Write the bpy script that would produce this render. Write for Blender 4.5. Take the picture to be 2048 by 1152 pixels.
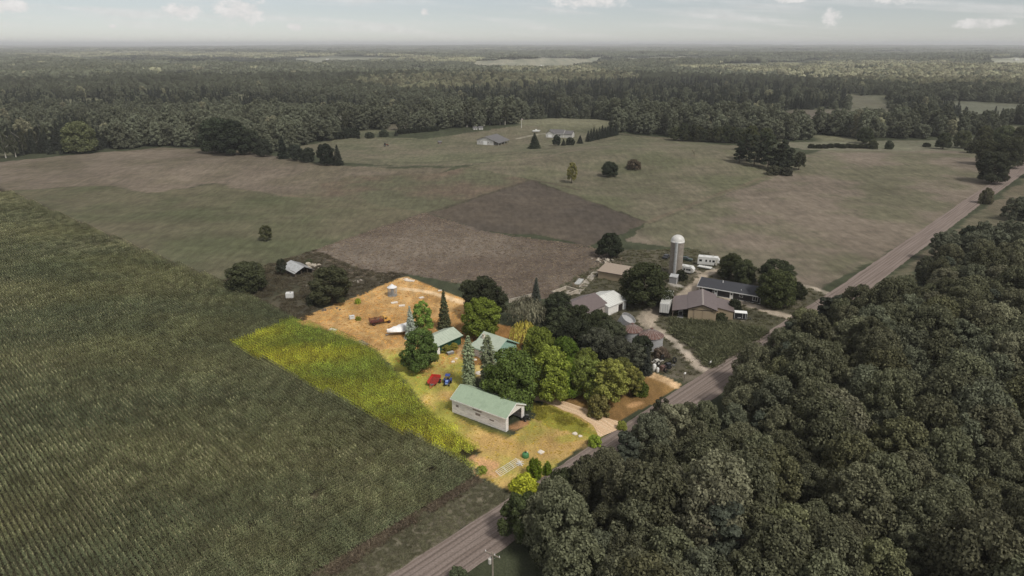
import bpy, bmesh, math, random
import numpy as np
from mathutils import Vector, Matrix

R = math.radians
sc = bpy.context.scene
for o in list(bpy.data.objects):
    bpy.data.objects.remove(o, do_unlink=True)
COL = sc.collection

# ------------------------------------------------------------------ camera
FPX, CAMH = 1365.0, 72.0                 # focal length in photo pixels, flying height in metres
PIT = math.atan((576 - 88) / FPX)        # downward tilt that puts the horizon where it is
cam = bpy.data.cameras.new('camera'); cam.lens = FPX / 2048 * 36; cam.sensor_width = 36
cam.clip_start = 1.0; cam.clip_end = 120000
camo = bpy.data.objects.new('camera', cam); COL.objects.link(camo)
camo.location = (0, 0, CAMH); camo.rotation_euler = (math.pi / 2 - PIT, 0, 0)
sc.camera = camo

# ------------------------------------------------------------------ light
SUN_EL, SUN_AZ = R(52), R(140)           # azimuth from +Y towards +X
SUN_STRENGTH, SUN_ANGLE, SKY_STRENGTH = 2.6, R(10), 0.073
SKY_SAT = 0.44
sd = Vector((math.sin(SUN_AZ) * math.cos(SUN_EL), math.cos(SUN_AZ) * math.cos(SUN_EL), math.sin(SUN_EL)))
sun = bpy.data.lights.new('sun', 'SUN'); sun.energy = SUN_STRENGTH; sun.angle = SUN_ANGLE; sun.color = (1.0, 0.955, 0.88)
suno = bpy.data.objects.new('sun', sun); COL.objects.link(suno)
suno.rotation_euler = sd.to_track_quat('Z', 'Y').to_euler()
sc.view_settings.view_transform = 'Standard'; sc.view_settings.look = 'None'
sc.view_settings.exposure = 0.15; sc.view_settings.gamma = 1.0; sc.view_settings.use_curve_mapping = False
sc.cycles.max_bounces = 4; sc.cycles.diffuse_bounces = 2; sc.cycles.glossy_bounces = 2
sc.cycles.transmission_bounces = 3; sc.cycles.volume_bounces = 0; sc.cycles.transparent_max_bounces = 4
sc.cycles.use_denoising = True
sc.cycles.sample_clamp_indirect = 4.0
sc.cycles.use_adaptive_sampling = True; sc.cycles.adaptive_threshold = 0.02


def N(nt, typ, **kw):
    n = nt.nodes.new(typ)
    for k, v in kw.items():
        if k[0] == 'i' and k[1:].isdigit(): n.inputs[int(k[1:])].default_value = v
        else: setattr(n, k, v)
    return n


def mth(nt, op, a, b=None, clamp=False):
    n = nt.nodes.new('ShaderNodeMath'); n.operation = op; n.use_clamp = clamp
    for i, v in enumerate((a, b)):
        if v is None: continue
        if isinstance(v, (int, float)): n.inputs[i].default_value = v
        else: nt.links.new(v, n.inputs[i])
    return n.outputs[0]


def smooth(nt, v, a, b):
    n = nt.nodes.new('ShaderNodeMapRange'); n.interpolation_type = 'SMOOTHSTEP'
    nt.links.new(v, n.inputs[0]); n.inputs[1].default_value = a; n.inputs[2].default_value = b
    return n.outputs[0]


def mixc(nt, fac, a, b, typ='MIX'):
    n = nt.nodes.new('ShaderNodeMix'); n.data_type = 'RGBA'; n.blend_type = typ
    for s, v in ((n.inputs[0], fac), (n.inputs[6], a), (n.inputs[7], b)):
        if isinstance(v, (int, float)): s.default_value = v
        elif isinstance(v, tuple): s.default_value = v if len(v) == 4 else (*v, 1)
        else: nt.links.new(v, s)
    return n.outputs[2]


def pix_dir(px, py):
    u = (px - 1024) / FPX; v = -(py - 576) / FPX
    return u, math.cos(PIT) + v * math.sin(PIT), -math.sin(PIT) + v * math.cos(PIT)


# ------------------------------------------------------------------ sky
world = bpy.data.worlds.new('World'); sc.world = world; world.use_nodes = True
wt = world.node_tree; wt.nodes.clear()
wo = N(wt, 'ShaderNodeOutputWorld'); bg = N(wt, 'ShaderNodeBackground'); bg.inputs[1].default_value = SKY_STRENGTH
wt.links.new(bg.outputs[0], wo.inputs[0])
sky = N(wt, 'ShaderNodeTexSky', sky_type='NISHITA', sun_disc=False)
sky.sun_elevation = SUN_EL; sky.sun_rotation = SUN_AZ; sky.air_density = 1.0; sky.dust_density = 0.55; sky.ozone_density = 1.5; sky.altitude = 2000
hs = N(wt, 'ShaderNodeHueSaturation'); hs.inputs['Saturation'].default_value = SKY_SAT
wt.links.new(sky.outputs[0], hs.inputs['Color'])
tc = N(wt, 'ShaderNodeTexCoord'); sep = N(wt, 'ShaderNodeSeparateXYZ'); wt.links.new(tc.outputs['Generated'], sep.inputs[0])
az = mth(wt, 'ARCTAN2', sep.outputs[0], sep.outputs[1]); el = mth(wt, 'ARCSINE', sep.outputs[2])
cmb = N(wt, 'ShaderNodeCombineXYZ'); wt.links.new(az, cmb.inputs[0]); wt.links.new(mth(wt, 'MULTIPLY', el, 1.5), cmb.inputs[1])
nz = N(wt, 'ShaderNodeTexNoise'); nz.inputs['Scale'].default_value = 55; nz.inputs['Detail'].default_value = 7; nz.inputs['Roughness'].default_value = 0.62
wt.links.new(cmb.outputs[0], nz.inputs['Vector'])
# single cumulus clouds: (photo place, half width, half height)
mask = None
for (px, py, w, h) in ((362, 24, 44, 17), (480, 22, 62, 30), (592, 54, 20, 10), (850, 24, 11, 8), (1182, 2, 92, 18), (1664, 34, 19, 20),
                       (14, 12, 44, 14), (1968, 46, 55, 11), (226, 53, 8, 4), (1580, 0, 38, 7), (1790, -6, 60, 16), (700, -30, 90, 24), (-240, -20, 120, 26), (2300, -10, 110, 30)):
    dx, dy, dz = pix_dir(px, py); a0 = math.atan2(dx, dy); e0 = math.asin(dz / math.sqrt(dx * dx + dy * dy + dz * dz))
    ka = FPX * math.cos(a0) ** 2 / 1.03
    qa = mth(wt, 'MULTIPLY', mth(wt, 'SUBTRACT', az, a0), FPX / w * 1.1 / (math.cos(a0) ** 2 if False else 1))
    qe = mth(wt, 'MULTIPLY', mth(wt, 'SUBTRACT', el, e0), FPX / h * 1.1)
    d2 = mth(wt, 'ADD', mth(wt, 'MULTIPLY', qa, qa), mth(wt, 'MULTIPLY', qe, qe))
    m = mth(wt, 'SUBTRACT', 1.0, d2)
    mask = m if mask is None else mth(wt, 'MAXIMUM', mask, m)
mk = mth(wt, 'ADD', mask, mth(wt, 'MULTIPLY', mth(wt, 'SUBTRACT', nz.outputs[0], 0.5), 3.6))
cm = smooth(wt, mk, 0.0, 1.1)
# thin streaks, and out-of-view cloud thickened overhead to add soft light
sv = N(wt, 'ShaderNodeCombineXYZ'); wt.links.new(mth(wt, 'MULTIPLY', az, 5.0), sv.inputs[0])
wt.links.new(mth(wt, 'ADD', mth(wt, 'MULTIPLY', el, 60.0), mth(wt, 'MULTIPLY', az, 4.0)), sv.inputs[1])
n2 = N(wt, 'ShaderNodeTexNoise'); n2.inputs['Scale'].default_value = 1.0; n2.inputs['Detail'].default_value = 4; wt.links.new(sv.outputs[0], n2.inputs['Vector'])
streak = mth(wt, 'MULTIPLY', smooth(wt, n2.outputs[0], 0.45, 0.70), 0.6)
zc = mth(wt, 'MAXIMUM', sep.outputs[2], 0.03)
pv = N(wt, 'ShaderNodeCombineXYZ'); wt.links.new(mth(wt, 'DIVIDE', sep.outputs[0], zc), pv.inputs[0]); wt.links.new(mth(wt, 'DIVIDE', sep.outputs[1], zc), pv.inputs[1])
n3 = N(wt, 'ShaderNodeTexNoise'); n3.inputs['Scale'].default_value = 1.3; n3.inputs['Detail'].default_value = 5; wt.links.new(pv.outputs[0], n3.inputs['Vector'])
broad = mth(wt, 'MULTIPLY', smooth(wt, n3.outputs[0], 0.36, 0.56), mth(wt, 'MULTIPLY', smooth(wt, sep.outputs[2], 0.07, 0.14), 0.9))
call = mth(wt, 'MAXIMUM', mth(wt, 'MAXIMUM', cm, streak), broad, clamp=True)
shade = N(wt, 'ShaderNodeMapRange'); wt.links.new(nz.outputs[0], shade.inputs[0]); shade.inputs[1].default_value = 0.35; shade.inputs[2].default_value = 0.7
shade.inputs[3].default_value = 0.84; shade.inputs[4].default_value = 1.06
ccol = N(wt, 'ShaderNodeVectorMath', operation='SCALE'); ccol.inputs[0].default_value = (10.4, 10.1, 9.9)
wt.links.new(shade.outputs[0], ccol.inputs['Scale'])
CLOUD = ccol
skyc = mixc(wt, mth(wt, 'MULTIPLY', call, 0.85), hs.outputs[0], ccol.outputs[0])
wt.links.new(skyc, bg.inputs[0])


# ------------------------------------------------------------------ land form
HILLS = [(95, 455, 6.0, 120, 48), (-170, 425, 4.0, 110, 45), (-60, 590, 3.0, 140, 60), (330, 420, 3.5, 120, 70), (60, 640, 6, 120, 45)]
FARN = [(0.00041, 0.00035, 0.4), (0.00093, -0.00061, 1.9), (-0.0003, 0.0011, 2.7), (0.0017, 0.0013, 4.0), (0.00012, 0.00021, 0.9)]


def hgt(x, y):
    x = np.asarray(x, float); y = np.asarray(y, float)
    z = np.zeros_like(x)
    for (a, b, h, sx, sy) in HILLS:
        z = z + h * np.exp(-((x - a) / sx) ** 2 - ((y - b) / sy) ** 2)
    z = z * np.clip((y - 245) / 90, 0, 1)
    d = np.hypot(x, y)
    w = np.clip((d - 700) / 2600, 0, 1)
    f = np.zeros_like(x)
    for i, (a, b, c) in enumerate(FARN):
        f = f + np.sin(a * x * 6.283 + b * y * 6.283 + c)
    z = z + w * (f * 4.0 - 5)
    w2 = np.clip((d - 8000) / 14000, 0, 1)
    z = z + w2 * (26 + 16 * np.sin(x * 0.00021 + 1.0) + 12 * np.sin(x * 0.00057 + y * 0.0002) + 8 * np.sin(x * 0.0013 + 2))
    return z


def G(px, py, z=None):
    """Point of the land (or of the level z) seen at a place of the photograph."""
    dx, dy, dz = pix_dir(px, py)
    if z is not None:
        t = (z - CAMH) / dz
        return np.array([dx * t, dy * t, z])
    zz = 0.0
    for _ in range(14):
        t = (zz - CAMH) / dz
        zz = 0.5 * zz + 0.5 * float(hgt(dx * t, dy * t))
    t = (zz - CAMH) / dz
    return np.array([dx * t, dy * t, float(hgt(dx * t, dy * t))])


def proj(x, y, z):
    cy, sy = math.cos(PIT), math.sin(PIT)
    dz = np.asarray(z) - CAMH
    dep = y * cy - dz * sy
    up = y * sy + dz * cy
    return 1024 + FPX * x / dep, 576 - FPX * up / dep


def W2(poly):
    return np.array([G(a, b)[:2] for a, b in poly])


def inside(poly, x, y):
    r = np.zeros(np.shape(x), bool); n = len(poly)
    for i in range(n):
        x0, y0 = poly[i]; x1, y1 = poly[(i + 1) % n]
        if y0 == y1: continue
        c = ((y0 > y) != (y1 > y)) & (x < (x1 - x0) * (y - y0) / (y1 - y0) + x0)
        r ^= c
    return r


def segdist(pts, x, y):
    d = np.full(np.shape(x), 1e9)
    for (x0, y0), (x1, y1) in zip(pts[:-1], pts[1:]):
        vx, vy = x1 - x0, y1 - y0
        t = np.clip(((x - x0) * vx + (y - y0) * vy) / (vx * vx + vy * vy + 1e-9), 0, 1)
        d = np.minimum(d, np.hypot(x - x0 - t * vx, y - y0 - t * vy))
    return d


_tab = np.random.default_rng(5).random((256, 256))


def vn(x, y, s, o=0):
    x = np.asarray(x) / s + o * 17.3; y = np.asarray(y) / s + o * 9.1
    xi = np.floor(x).astype(int); yi = np.floor(y).astype(int); fx = x - xi; fy = y - yi
    fx = fx * fx * (3 - 2 * fx); fy = fy * fy * (3 - 2 * fy)
    g = lambda a, b: _tab[(xi + a) % 256, (yi + b) % 256]
    return (g(0, 0) * (1 - fx) + g(1, 0) * fx) * (1 - fy) + (g(0, 1) * (1 - fx) + g(1, 1) * fx) * fy


def fbm(x, y, s, o=0, n=4):
    r = 0; a = 0.5; t = 0
    for i in range(n):
        r = r + a * vn(x, y, s / 2 ** i, o + i); t += a; a *= 0.55
    return r / t


def lin(c):
    c = np.array(c[:3], float) / 255
    return np.where(c <= 0.04045, c / 12.92, ((c + 0.055) / 1.055) ** 2.4)


# what a lit level surface of reflectance 1 gives in the picture: photo colour -> base colour
LIGHT = 1.22


def alb(c, k=1.0):
    return tuple(np.clip(lin(c) / LIGHT * k, 0.004, 0.85))


# ------------------------------------------------------------------ objects
def tag(o, label=None, cat=None, group=None, kind=None):
    if label: o['label'] = label
    if cat: o['category'] = cat
    if group: o['group'] = group
    if kind: o['kind'] = kind
    return o


def empty(name, loc, rz=0, label=None, cat=None, group=None):
    o = bpy.data.objects.new(name, None); COL.objects.link(o); o.empty_display_size = 0.5
    o.location = loc; o.rotation_euler = (0, 0, rz)
    return tag(o, label, cat, group)


def fast_mesh(name, V, F4=None, F3=None, smooth=False):
    me = bpy.data.meshes.new(name)
    V = np.asarray(V, np.float32)
    loops = []; starts = []; tot = 0
    sizes = []
    if F4 is not None and len(F4): F4 = np.asarray(F4, np.int32)
    else: F4 = np.zeros((0, 4), np.int32)
    if F3 is not None and len(F3): F3 = np.asarray(F3, np.int32)
    else: F3 = np.zeros((0, 3), np.int32)
    me.vertices.add(len(V)); me.vertices.foreach_set('co', V.ravel())
    L = np.concatenate([F4.ravel(), F3.ravel()])
    me.loops.add(len(L)); me.loops.foreach_set('vertex_index', L)
    st = np.concatenate([np.arange(len(F4)) * 4, len(F4) * 4 + np.arange(len(F3)) * 3]).astype(np.int32)
    me.polygons.add(len(st)); me.polygons.foreach_set('loop_start', st)
    me.update(calc_edges=True)
    if smooth: me.polygons.foreach_set('use_smooth', np.ones(len(st), bool))
    return me


class MB:
    def __init__(s): s.v = []; s.f = []
    def add(s, V, F):
        b = len(s.v); s.v += [tuple(map(float, p)) for p in V]; s.f += [tuple(b + i for i in f) for f in F]; return s
    def box(s, x0, x1, y0, y1, z0, z1):
        return s.add([(x0, y0, z0), (x1, y0, z0), (x1, y1, z0), (x0, y1, z0), (x0, y0, z1), (x1, y0, z1), (x1, y1, z1), (x0, y1, z1)],
                     [(0, 3, 2, 1), (4, 5, 6, 7), (0, 1, 5, 4), (1, 2, 6, 5), (2, 3, 7, 6), (3, 0, 4, 7)])
    def hexa(s, lo, hi):                     # four corners below, four above
        return s.add(list(lo) + list(hi), [(0, 3, 2, 1), (4, 5, 6, 7), (0, 1, 5, 4), (1, 2, 6, 5), (2, 3, 7, 6), (3, 0, 4, 7)])
    def slab(s, quad, t):                    # a panel of thickness t below the given quad
        a, b, c, d = [Vector(q) for q in quad]; n = (b - a).cross(d - a).normalized()
        return s.hexa([q - n * t for q in (a, b, c, d)], [a, b, c, d])
    def prism(s, prof, x0, x1):              # profile of (y, z), extruded along x
        n = len(prof)
        return s.add([(x0, y, z) for y, z in prof] + [(x1, y, z) for y, z in prof],
                     [tuple(range(n - 1, -1, -1)), tuple(range(n, 2 * n))] + [(i, (i + 1) % n, n + (i + 1) % n, n + i) for i in range(n)])
    def prismy(s, prof, y0, y1):             # profile of (x, z), extruded along y
        n = len(prof)
        return s.add([(x, y0, z) for x, z in prof] + [(x, y1, z) for x, z in prof],
                     [tuple(range(n)), tuple(range(2 * n - 1, n - 1, -1))] + [(n + i, n + (i + 1) % n, (i + 1) % n, i) for i in range(n)])
    def cyl(s, p0, p1, r0, r1=None, n=10):
        r1 = r0 if r1 is None else r1
        p0 = Vector(p0); p1 = Vector(p1); d = (p1 - p0).normalized()
        u = d.orthogonal().normalized(); w = d.cross(u)
        V = []
        for p, r in ((p0, r0), (p1, r1)):
            for i in range(n):
                a = 2 * math.pi * i / n; V.append(p + (u * math.cos(a) + w * math.sin(a)) * r)
        return s.add(V, [(i, (i + 1) % n, n + (i + 1) % n, n + i) for i in range(n)] + [tuple(range(n - 1, -1, -1)), tuple(range(n, 2 * n))])
    def lathe(s, prof, n=20, c=(0, 0)):      # profile of (r, z)
        V = []; F = []
        for r, z in prof:
            for i in range(n):
                a = 2 * math.pi * i / n; V.append((c[0] + r * math.cos(a), c[1] + r * math.sin(a), z))
        for k in range(len(prof) - 1):
            for i in range(n): F.append((k * n + i, k * n + (i + 1) % n, (k + 1) * n + (i + 1) % n, (k + 1) * n + i))
        return s.add(V, F)
    def build(s, name, mat, parent=None, smooth=False, color=None, bevel=0):
        me = bpy.data.meshes.new(name); me.from_pydata(s.v, [], s.f); me.update()
        if bevel:
            bm = bmesh.new(); bm.from_mesh(me)
            bmesh.ops.bevel(bm, geom=bm.edges[:], offset=bevel, segments=2, affect='EDGES', clamp_overlap=True); bm.to_mesh(me); bm.free()
        if smooth: me.polygons.foreach_set('use_smooth', [True] * len(me.polygons))
        if mat: me.materials.append(mat)
        o = bpy.data.objects.new(name, me); COL.objects.link(o)
        if parent: o.parent = parent
        if color: o.color = (*color[:3], 1)
        return o


def link(name, me, mat=None, parent=None, color=None):
    if mat and not me.materials: me.materials.append(mat)
    o = bpy.data.objects.new(name, me); COL.objects.link(o)
    if parent: o.parent = parent
    if color: o.color = (*color[:3], 1)
    return o


# ------------------------------------------------------------------ materials
MATS = {}


def mat(name, col, rough=0.8, var=0.18, scale=3.0, spec=0.3, metal=0.0, dirt=None, bump=0.0, stretch=None, dirtamt=0.5, dscale=1.2):
    if name in MATS: return MATS[name]
    m = bpy.data.materials.new(name); m.use_nodes = True; nt = m.node_tree
    b = nt.nodes['Principled BSDF']; b.inputs['Roughness'].default_value = rough; b.inputs['Metallic'].default_value = metal
    b.inputs['Specular IOR Level'].default_value = spec
    t = N(nt, 'ShaderNodeTexCoord'); v = t.outputs['Object']
    if stretch:
        mp = N(nt, 'ShaderNodeMapping'); mp.inputs['Scale'].default_value = stretch; nt.links.new(v, mp.inputs[0]); v = mp.outputs[0]
    n = N(nt, 'ShaderNodeTexNoise'); n.inputs['Scale'].default_value = scale; n.inputs['Detail'].default_value = 5; nt.links.new(v, n.inputs['Vector'])
    f = N(nt, 'ShaderNodeMapRange'); nt.links.new(n.outputs[0], f.inputs[0]); f.inputs[1].default_value = 0.3; f.inputs[2].default_value = 0.7
    f.inputs[3].default_value = 1 - var; f.inputs[4].default_value = 1 + var
    sv_ = N(nt, 'ShaderNodeVectorMath', operation='SCALE'); sv_.inputs[0].default_value = col[:3]; nt.links.new(f.outputs[0], sv_.inputs['Scale'])
    c = sv_.outputs[0]
    if dirt:
        d = N(nt, 'ShaderNodeTexNoise'); d.inputs['Scale'].default_value = dscale; d.inputs['Detail'].default_value = 6; d.inputs['Roughness'].default_value = 0.65
        nt.links.new(v, d.inputs['Vector'])
        c = mixc(nt, mth(nt, 'MULTIPLY', smooth(nt, d.outputs[0], 0.48, 0.66), dirtamt), c, tuple(dirt[:3]))
    nt.links.new(c, b.inputs['Base Color'])
    if bump:
        bp = N(nt, 'ShaderNodeBump'); bp.inputs['Strength'].default_value = bump; bp.inputs['Distance'].default_value = 0.05
        nt.links.new(n.outputs[0], bp.inputs['Height']); nt.links.new(bp.outputs[0], b.inputs['Normal'])
    MATS[name] = m
    return m


def leafmat(name, transl=0.25, spread=0.45, fixed=None, nscale=0.25):
    """Leaves: the colour is the object's own, each leaf and each tree a little different."""
    m = bpy.data.materials.new(name); m.use_nodes = True; nt = m.node_tree; nt.nodes.clear()
    out = N(nt, 'ShaderNodeOutputMaterial'); d = N(nt, 'ShaderNodeBsdfDiffuse'); t = N(nt, 'ShaderNodeBsdfTranslucent'); mx = N(nt, 'ShaderNodeMixShader')
    mx.inputs[0].default_value = transl
    oi = N(nt, 'ShaderNodeObjectInfo'); ge = N(nt, 'ShaderNodeNewGeometry')
    base = oi.outputs['Color']
    if fixed is not None:
        r_ = N(nt, 'ShaderNodeRGB'); r_.outputs[0].default_value = (*fixed, 1); base = r_.outputs[0]
    rp = mth(nt, 'ADD', mth(nt, 'MULTIPLY', ge.outputs['Random Per Island'], spread * 2), 1 - spread)
    ro = mth(nt, 'ADD', mth(nt, 'MULTIPLY', oi.outputs['Random'], 0.5), 0.75)
    n = N(nt, 'ShaderNodeTexNoise'); n.inputs['Scale'].default_value = nscale; n.inputs['Detail'].default_value = 2
    nt.links.new(ge.outputs['Position'], n.inputs['Vector'])
    k = mth(nt, 'MULTIPLY', mth(nt, 'MULTIPLY', rp, ro), mth(nt, 'ADD', mth(nt, 'MULTIPLY', n.outputs[0], 0.9), 0.55))
    s = N(nt, 'ShaderNodeVectorMath', operation='SCALE'); nt.links.new(base, s.inputs[0]); nt.links.new(k, s.inputs['Scale'])
    h = N(nt, 'ShaderNodeHueSaturation'); nt.links.new(s.outputs[0], h.inputs['Color'])
    nt.links.new(mth(nt, 'ADD', mth(nt, 'MULTIPLY', oi.outputs['Random'], 0.02), 0.49), h.inputs['Hue'])
    nt.links.new(h.outputs[0], d.inputs[0]); nt.links.new(h.outputs[0], t.inputs[0])
    nt.links.new(d.outputs[0], mx.inputs[1]); nt.links.new(t.outputs[0], mx.inputs[2]); nt.links.new(mx.outputs[0], out.inputs[0])
    MATS[name] = m
    return m


LEAF = leafmat('foliage')
BARK = mat('bark', alb((96, 84, 72)), 0.9, 0.35, 6)
BARKW = mat('pale_bark', alb((190, 184, 172)), 0.9, 0.2, 6)
# ------------------------------------------------------------------ ground
LOT = [(810, 552), (460, 692), (1033, 990), (1367, 769)]
LOTW = W2(LOT)
CORN = [(-260, 300), (0, 378), (150, 446), (330, 524), (440, 566), (520, 604), (598, 646), (650, 662), (705, 682), (750, 706), (792, 752), (832, 796), (882, 846), (932, 880),
        (962, 904), (935, 914), (905, 905), (925, 925), (948, 938), (952, 955), (900, 985), (800, 1045), (700, 1105), (625, 1152), (480, 1240), (-400, 1240), (-900, 700)]
CORNW = W2(CORN)
ZONES = [  # (outline in the photo, colour there, share of the patchy second colour, second colour)
    ([(-300, 335), (0, 324), (200, 305), (330, 295), (470, 300), (620, 326), (760, 336), (900, 334), (880, 346), (700, 352), (640, 368), (655, 382), (560, 393), (440, 373), (420, 366), (300, 387), (220, 372), (130, 374), (40, 381), (-300, 395)],
     (118, 108, 95), 0.6, (104, 97, 81)),
    ([(-300, 390), (40, 380), (130, 373), (220, 371), (300, 386), (430, 366), (560, 392), (700, 400), (862, 422), (740, 462), (630, 500), (560, 522), (440, 562), (330, 522), (150, 444), (0, 376), (-300, 290)],
     (90, 92, 69), 0.5, (104, 99, 80)),
    ([(655, 382), (640, 368), (700, 352), (880, 346), (940, 331), (1060, 359), (855, 426), (700, 400), (560, 393)], (98, 97, 77), 0.7, (108, 96, 82)),
    ([(1060, 360), (1160, 395), (1294, 445), (1180, 492), (1080, 470), (960, 462), (857, 427)], (85, 78, 70), 0.5, (96, 87, 76)),
    ([(850, 426), (960, 462), (1180, 492), (1260, 522), (1200, 556), (1130, 592), (1040, 604), (930, 572), (815, 548), (720, 560), (620, 502), (740, 462)], (100, 89, 79), 0.8, (118, 108, 97)),
    ([(930, 333), (1000, 322), (1200, 292), (1480, 292), (1560, 346), (1296, 444), (1160, 395), (1060, 358)], (100, 100, 78), 0.6, (113, 107, 90)),
    ([(1560, 346), (1640, 300), (1900, 300), (2060, 306), (1950, 400), (1800, 492), (1640, 580), (1500, 562), (1400, 500), (1250, 482), (1296, 444)], (106, 103, 84), 0.9, (122, 112, 99)),
    ([(580, 296), (700, 272), (850, 278), (1040, 250), (1160, 264), (1340, 277), (1480, 292), (1200, 292), (1000, 322), (900, 332), (690, 326)], (102, 102, 81), 0.5, (112, 106, 89)),
    ([(1560, 284), (1860, 281), (2200, 262), (2200, 312), (1900, 302), (1600, 299)], (110, 111, 91), 0.6, (121, 116, 100)),
    ([(440, 562), (560, 522), (630, 500), (720, 540), (815, 548), (640, 620), (596, 646), (520, 604)], (86, 80, 68), 0.9, (72, 72, 56)),
    ([(1120, 572), (1250, 500), (1400, 500), (1520, 545), (1660, 588), (1600, 640), (1500, 700), (1420, 745), (1370, 768), (1240, 715), (1130, 640)], (84, 82, 66), 0.8, (98, 92, 78)),
    ([(952, 955), (1033, 992), (900, 1075), (790, 1160), (610, 1160), (700, 1105), (800, 1045)], (102, 100, 82), 0.7, (112, 106, 90)),
    ([(1690, 590), (1760, 572), (1900, 470), (2048, 352), (2200, 280), (2200, 480), (1960, 495), (1850, 530), (1760, 600)], (100, 97, 78), 0.6, (108, 100, 84)),
    ([(1545, 222), (1690, 218), (1715, 262), (1560, 266)], (112, 104, 94), 0.5, (100, 96, 82)), ([(1688, 192), (1772, 190), (1790, 240), (1700, 244)], (108, 108, 90), 0.5, (100, 96, 82)),
    ([(1840, 200), (1960, 204), (2140, 212), (2140, 246), (1940, 238)], (112, 114, 98), 0.5, (100, 100, 84)),
    ([(930, 123), (1090, 115), (1210, 118), (1200, 131), (1080, 141), (950, 138)], (160, 156, 136), 0.5, (120, 124, 106)), ([(1060, 133), (1140, 130), (1150, 140), (1070, 142)], (150, 146, 130), 0.5, (120, 124, 106)),
    ([(1966, 116), (2140, 114), (2140, 133), (1970, 133)], (172, 172, 152), 0.5, (146, 150, 130)), ([(560, 122), (700, 112), (840, 116), (800, 124), (640, 130)], (146, 146, 128), .5, (128, 130, 112)), ([(300, 150), (420, 142), (440, 152), (320, 160)], (120, 122, 102), .6, (104, 106, 86)), ([(1420, 128), (1640, 122), (1660, 130), (1440, 138)], (140, 140, 120), .6, (120, 120, 100)), ([(1240, 118), (1400, 112), (1420, 118), (1250, 126)], (150, 148, 130), .6, (126, 126, 106)), ([(560, 116), (660, 114), (640, 119), (570, 120)], (140, 142, 128), .5, (128, 130, 116)),
    ([(1170, 113), (1220, 113), (1215, 119), (1175, 119)], (160, 160, 140), .5, (146, 150, 130)), ([(760, 250), (850, 244), (880, 250), (780, 262)], (104, 98, 84), .5, (94, 90, 74)),
]
OPEN = [z[0] for z in ZONES]
LINES = [  # narrow strips: (line in the photo, width in m, colour, strength)
    ([(860, 424), (960, 393), (1058, 360)], 2.5, (80, 74, 62), .7), ([(1058, 360), (1160, 394), (1294, 445)], 1.6, (70, 64, 54), .7),
    ([(1296, 445), (1400, 402), (1520, 357), (1570, 342)], 3.0, (112, 101, 86), .8), ([(1300, 448), (1410, 405), (1530, 360)], 1.2, (78, 76, 60), .6),
    ([(-100, 335), (0, 377), (150, 445), (330, 523), (440, 565)], 3.0, (84, 76, 66), .9), ([(630, 501), (740, 462), (856, 426)], 2.2, (96, 86, 74), .7),
    ([(560, 523), (630, 500)], 1.5, (72, 68, 55), .7), ([(690, 326), (880, 324), (1060, 304), (1150, 292), (1240, 278)], 2.4, (76, 76, 60), .7),
    ([(700, 336), (830, 330), (960, 328), (1100, 312), (1250, 290), (1480, 293)], 3.0, (122, 112, 98), .7), ([(1060, 360), (1100, 366), (1160, 380)], 3, (86, 76, 66), .7),
    ([(1035, 277), (1075, 269), (1100, 266)], 3.2, (165, 158, 142), .9), ([(1200, 262), (1300, 274), (1360, 278), (1470, 287)], 3, (120, 110, 96), .8),
    ([(1640, 575), (1780, 487), (1930, 396)], 2.0, (112, 103, 90), .6), ([(40, 381), (130, 374), (220, 372), (300, 388), (430, 367), (560, 393)], 1.3, (82, 78, 64), .6),
    # farm lanes of pale sand
    ([(1470, 742), (1415, 738), (1392, 722), (1368, 702), (1345, 680), (1322, 664)], 2.5, (190, 178, 162), .95), ([(1440, 752), (1400, 735), (1372, 710)], 3.0, (184, 170, 154), .8),
    ([(1322, 664), (1296, 650), (1288, 636), (1300, 624), (1312, 616)], 4.5, (174, 162, 144), .8), ([(1296, 650), (1300, 634), (1318, 620), (1340, 606), (1372, 588), (1396, 566), (1408, 550), (1432, 541)], 3.8, (182, 168, 150), .9),
    ([(1385, 590), (1420, 586), (1446, 594)], 3.8, (164, 152, 136), .8), ([(1620, 633), (1580, 634), (1540, 624), (1505, 612), (1478, 604), (1455, 597)], 3.8, (186, 172, 154), .95),
    ([(1660, 588), (1630, 577), (1600, 570), (1585, 566)], 2.5, (184, 172, 156), .9), ([(1372, 590), (1345, 612)], 3.8, (164, 152, 136), .7), ([(1400, 545), (1380, 540)], 3.1, (164, 152, 136), .7),
    ([(1465, 636), (1490, 640)], 1.5, (164, 156, 138), .7), ([(1345, 566), (1358, 572)], 3.2, (184, 178, 168), .9), ([(1230, 612), (1244, 618)], 1.9, (174, 166, 156), .7),
    ([(1598, 640), (1590, 617), (1606, 600), (1625, 585)], 0.5, (112, 104, 86), .6), ([(560, 640), (540, 600), (600, 575), (640, 560)], 1.6, (100, 94, 76), .5), ([(1390, 689), (1425, 684)], 1.9, (164, 156, 140), .5),
    ([(1290, 770), (1340, 752), (1372, 757), (1420, 748)], 1.8, (130, 122, 108), .5),
]
LOTZ = [
    ([(460, 692), (810, 552), (1000, 622), (960, 700), (840, 760), (760, 700), (640, 655)], (204, 166, 112), .9, (176, 138, 88)),
    ([(760, 700), (850, 690), (950, 700), (975, 740), (935, 760), (905, 830), (1010, 880), (1050, 850), (1090, 800), (1222, 845), (1033, 992), (930, 950), (960, 905), (870, 830), (815, 770)], (168, 164, 80), .9, (200, 168, 106)),
    ([(1040, 770), (1130, 760), (1240, 790), (1310, 745), (1367, 769), (1222, 852), (1090, 800)], (160, 128, 80), .7, (140, 110, 70)),
    ([(885, 690), (940, 640), (1060, 660), (1040, 720), (940, 730)], (150, 112, 68), .7, (128, 96, 60)),
    ([(1060, 800), (1100, 812), (1175, 850), (1200, 872), (1150, 870), (1080, 852)], (150, 146, 62), .6, (172, 158, 82)),
]
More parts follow.
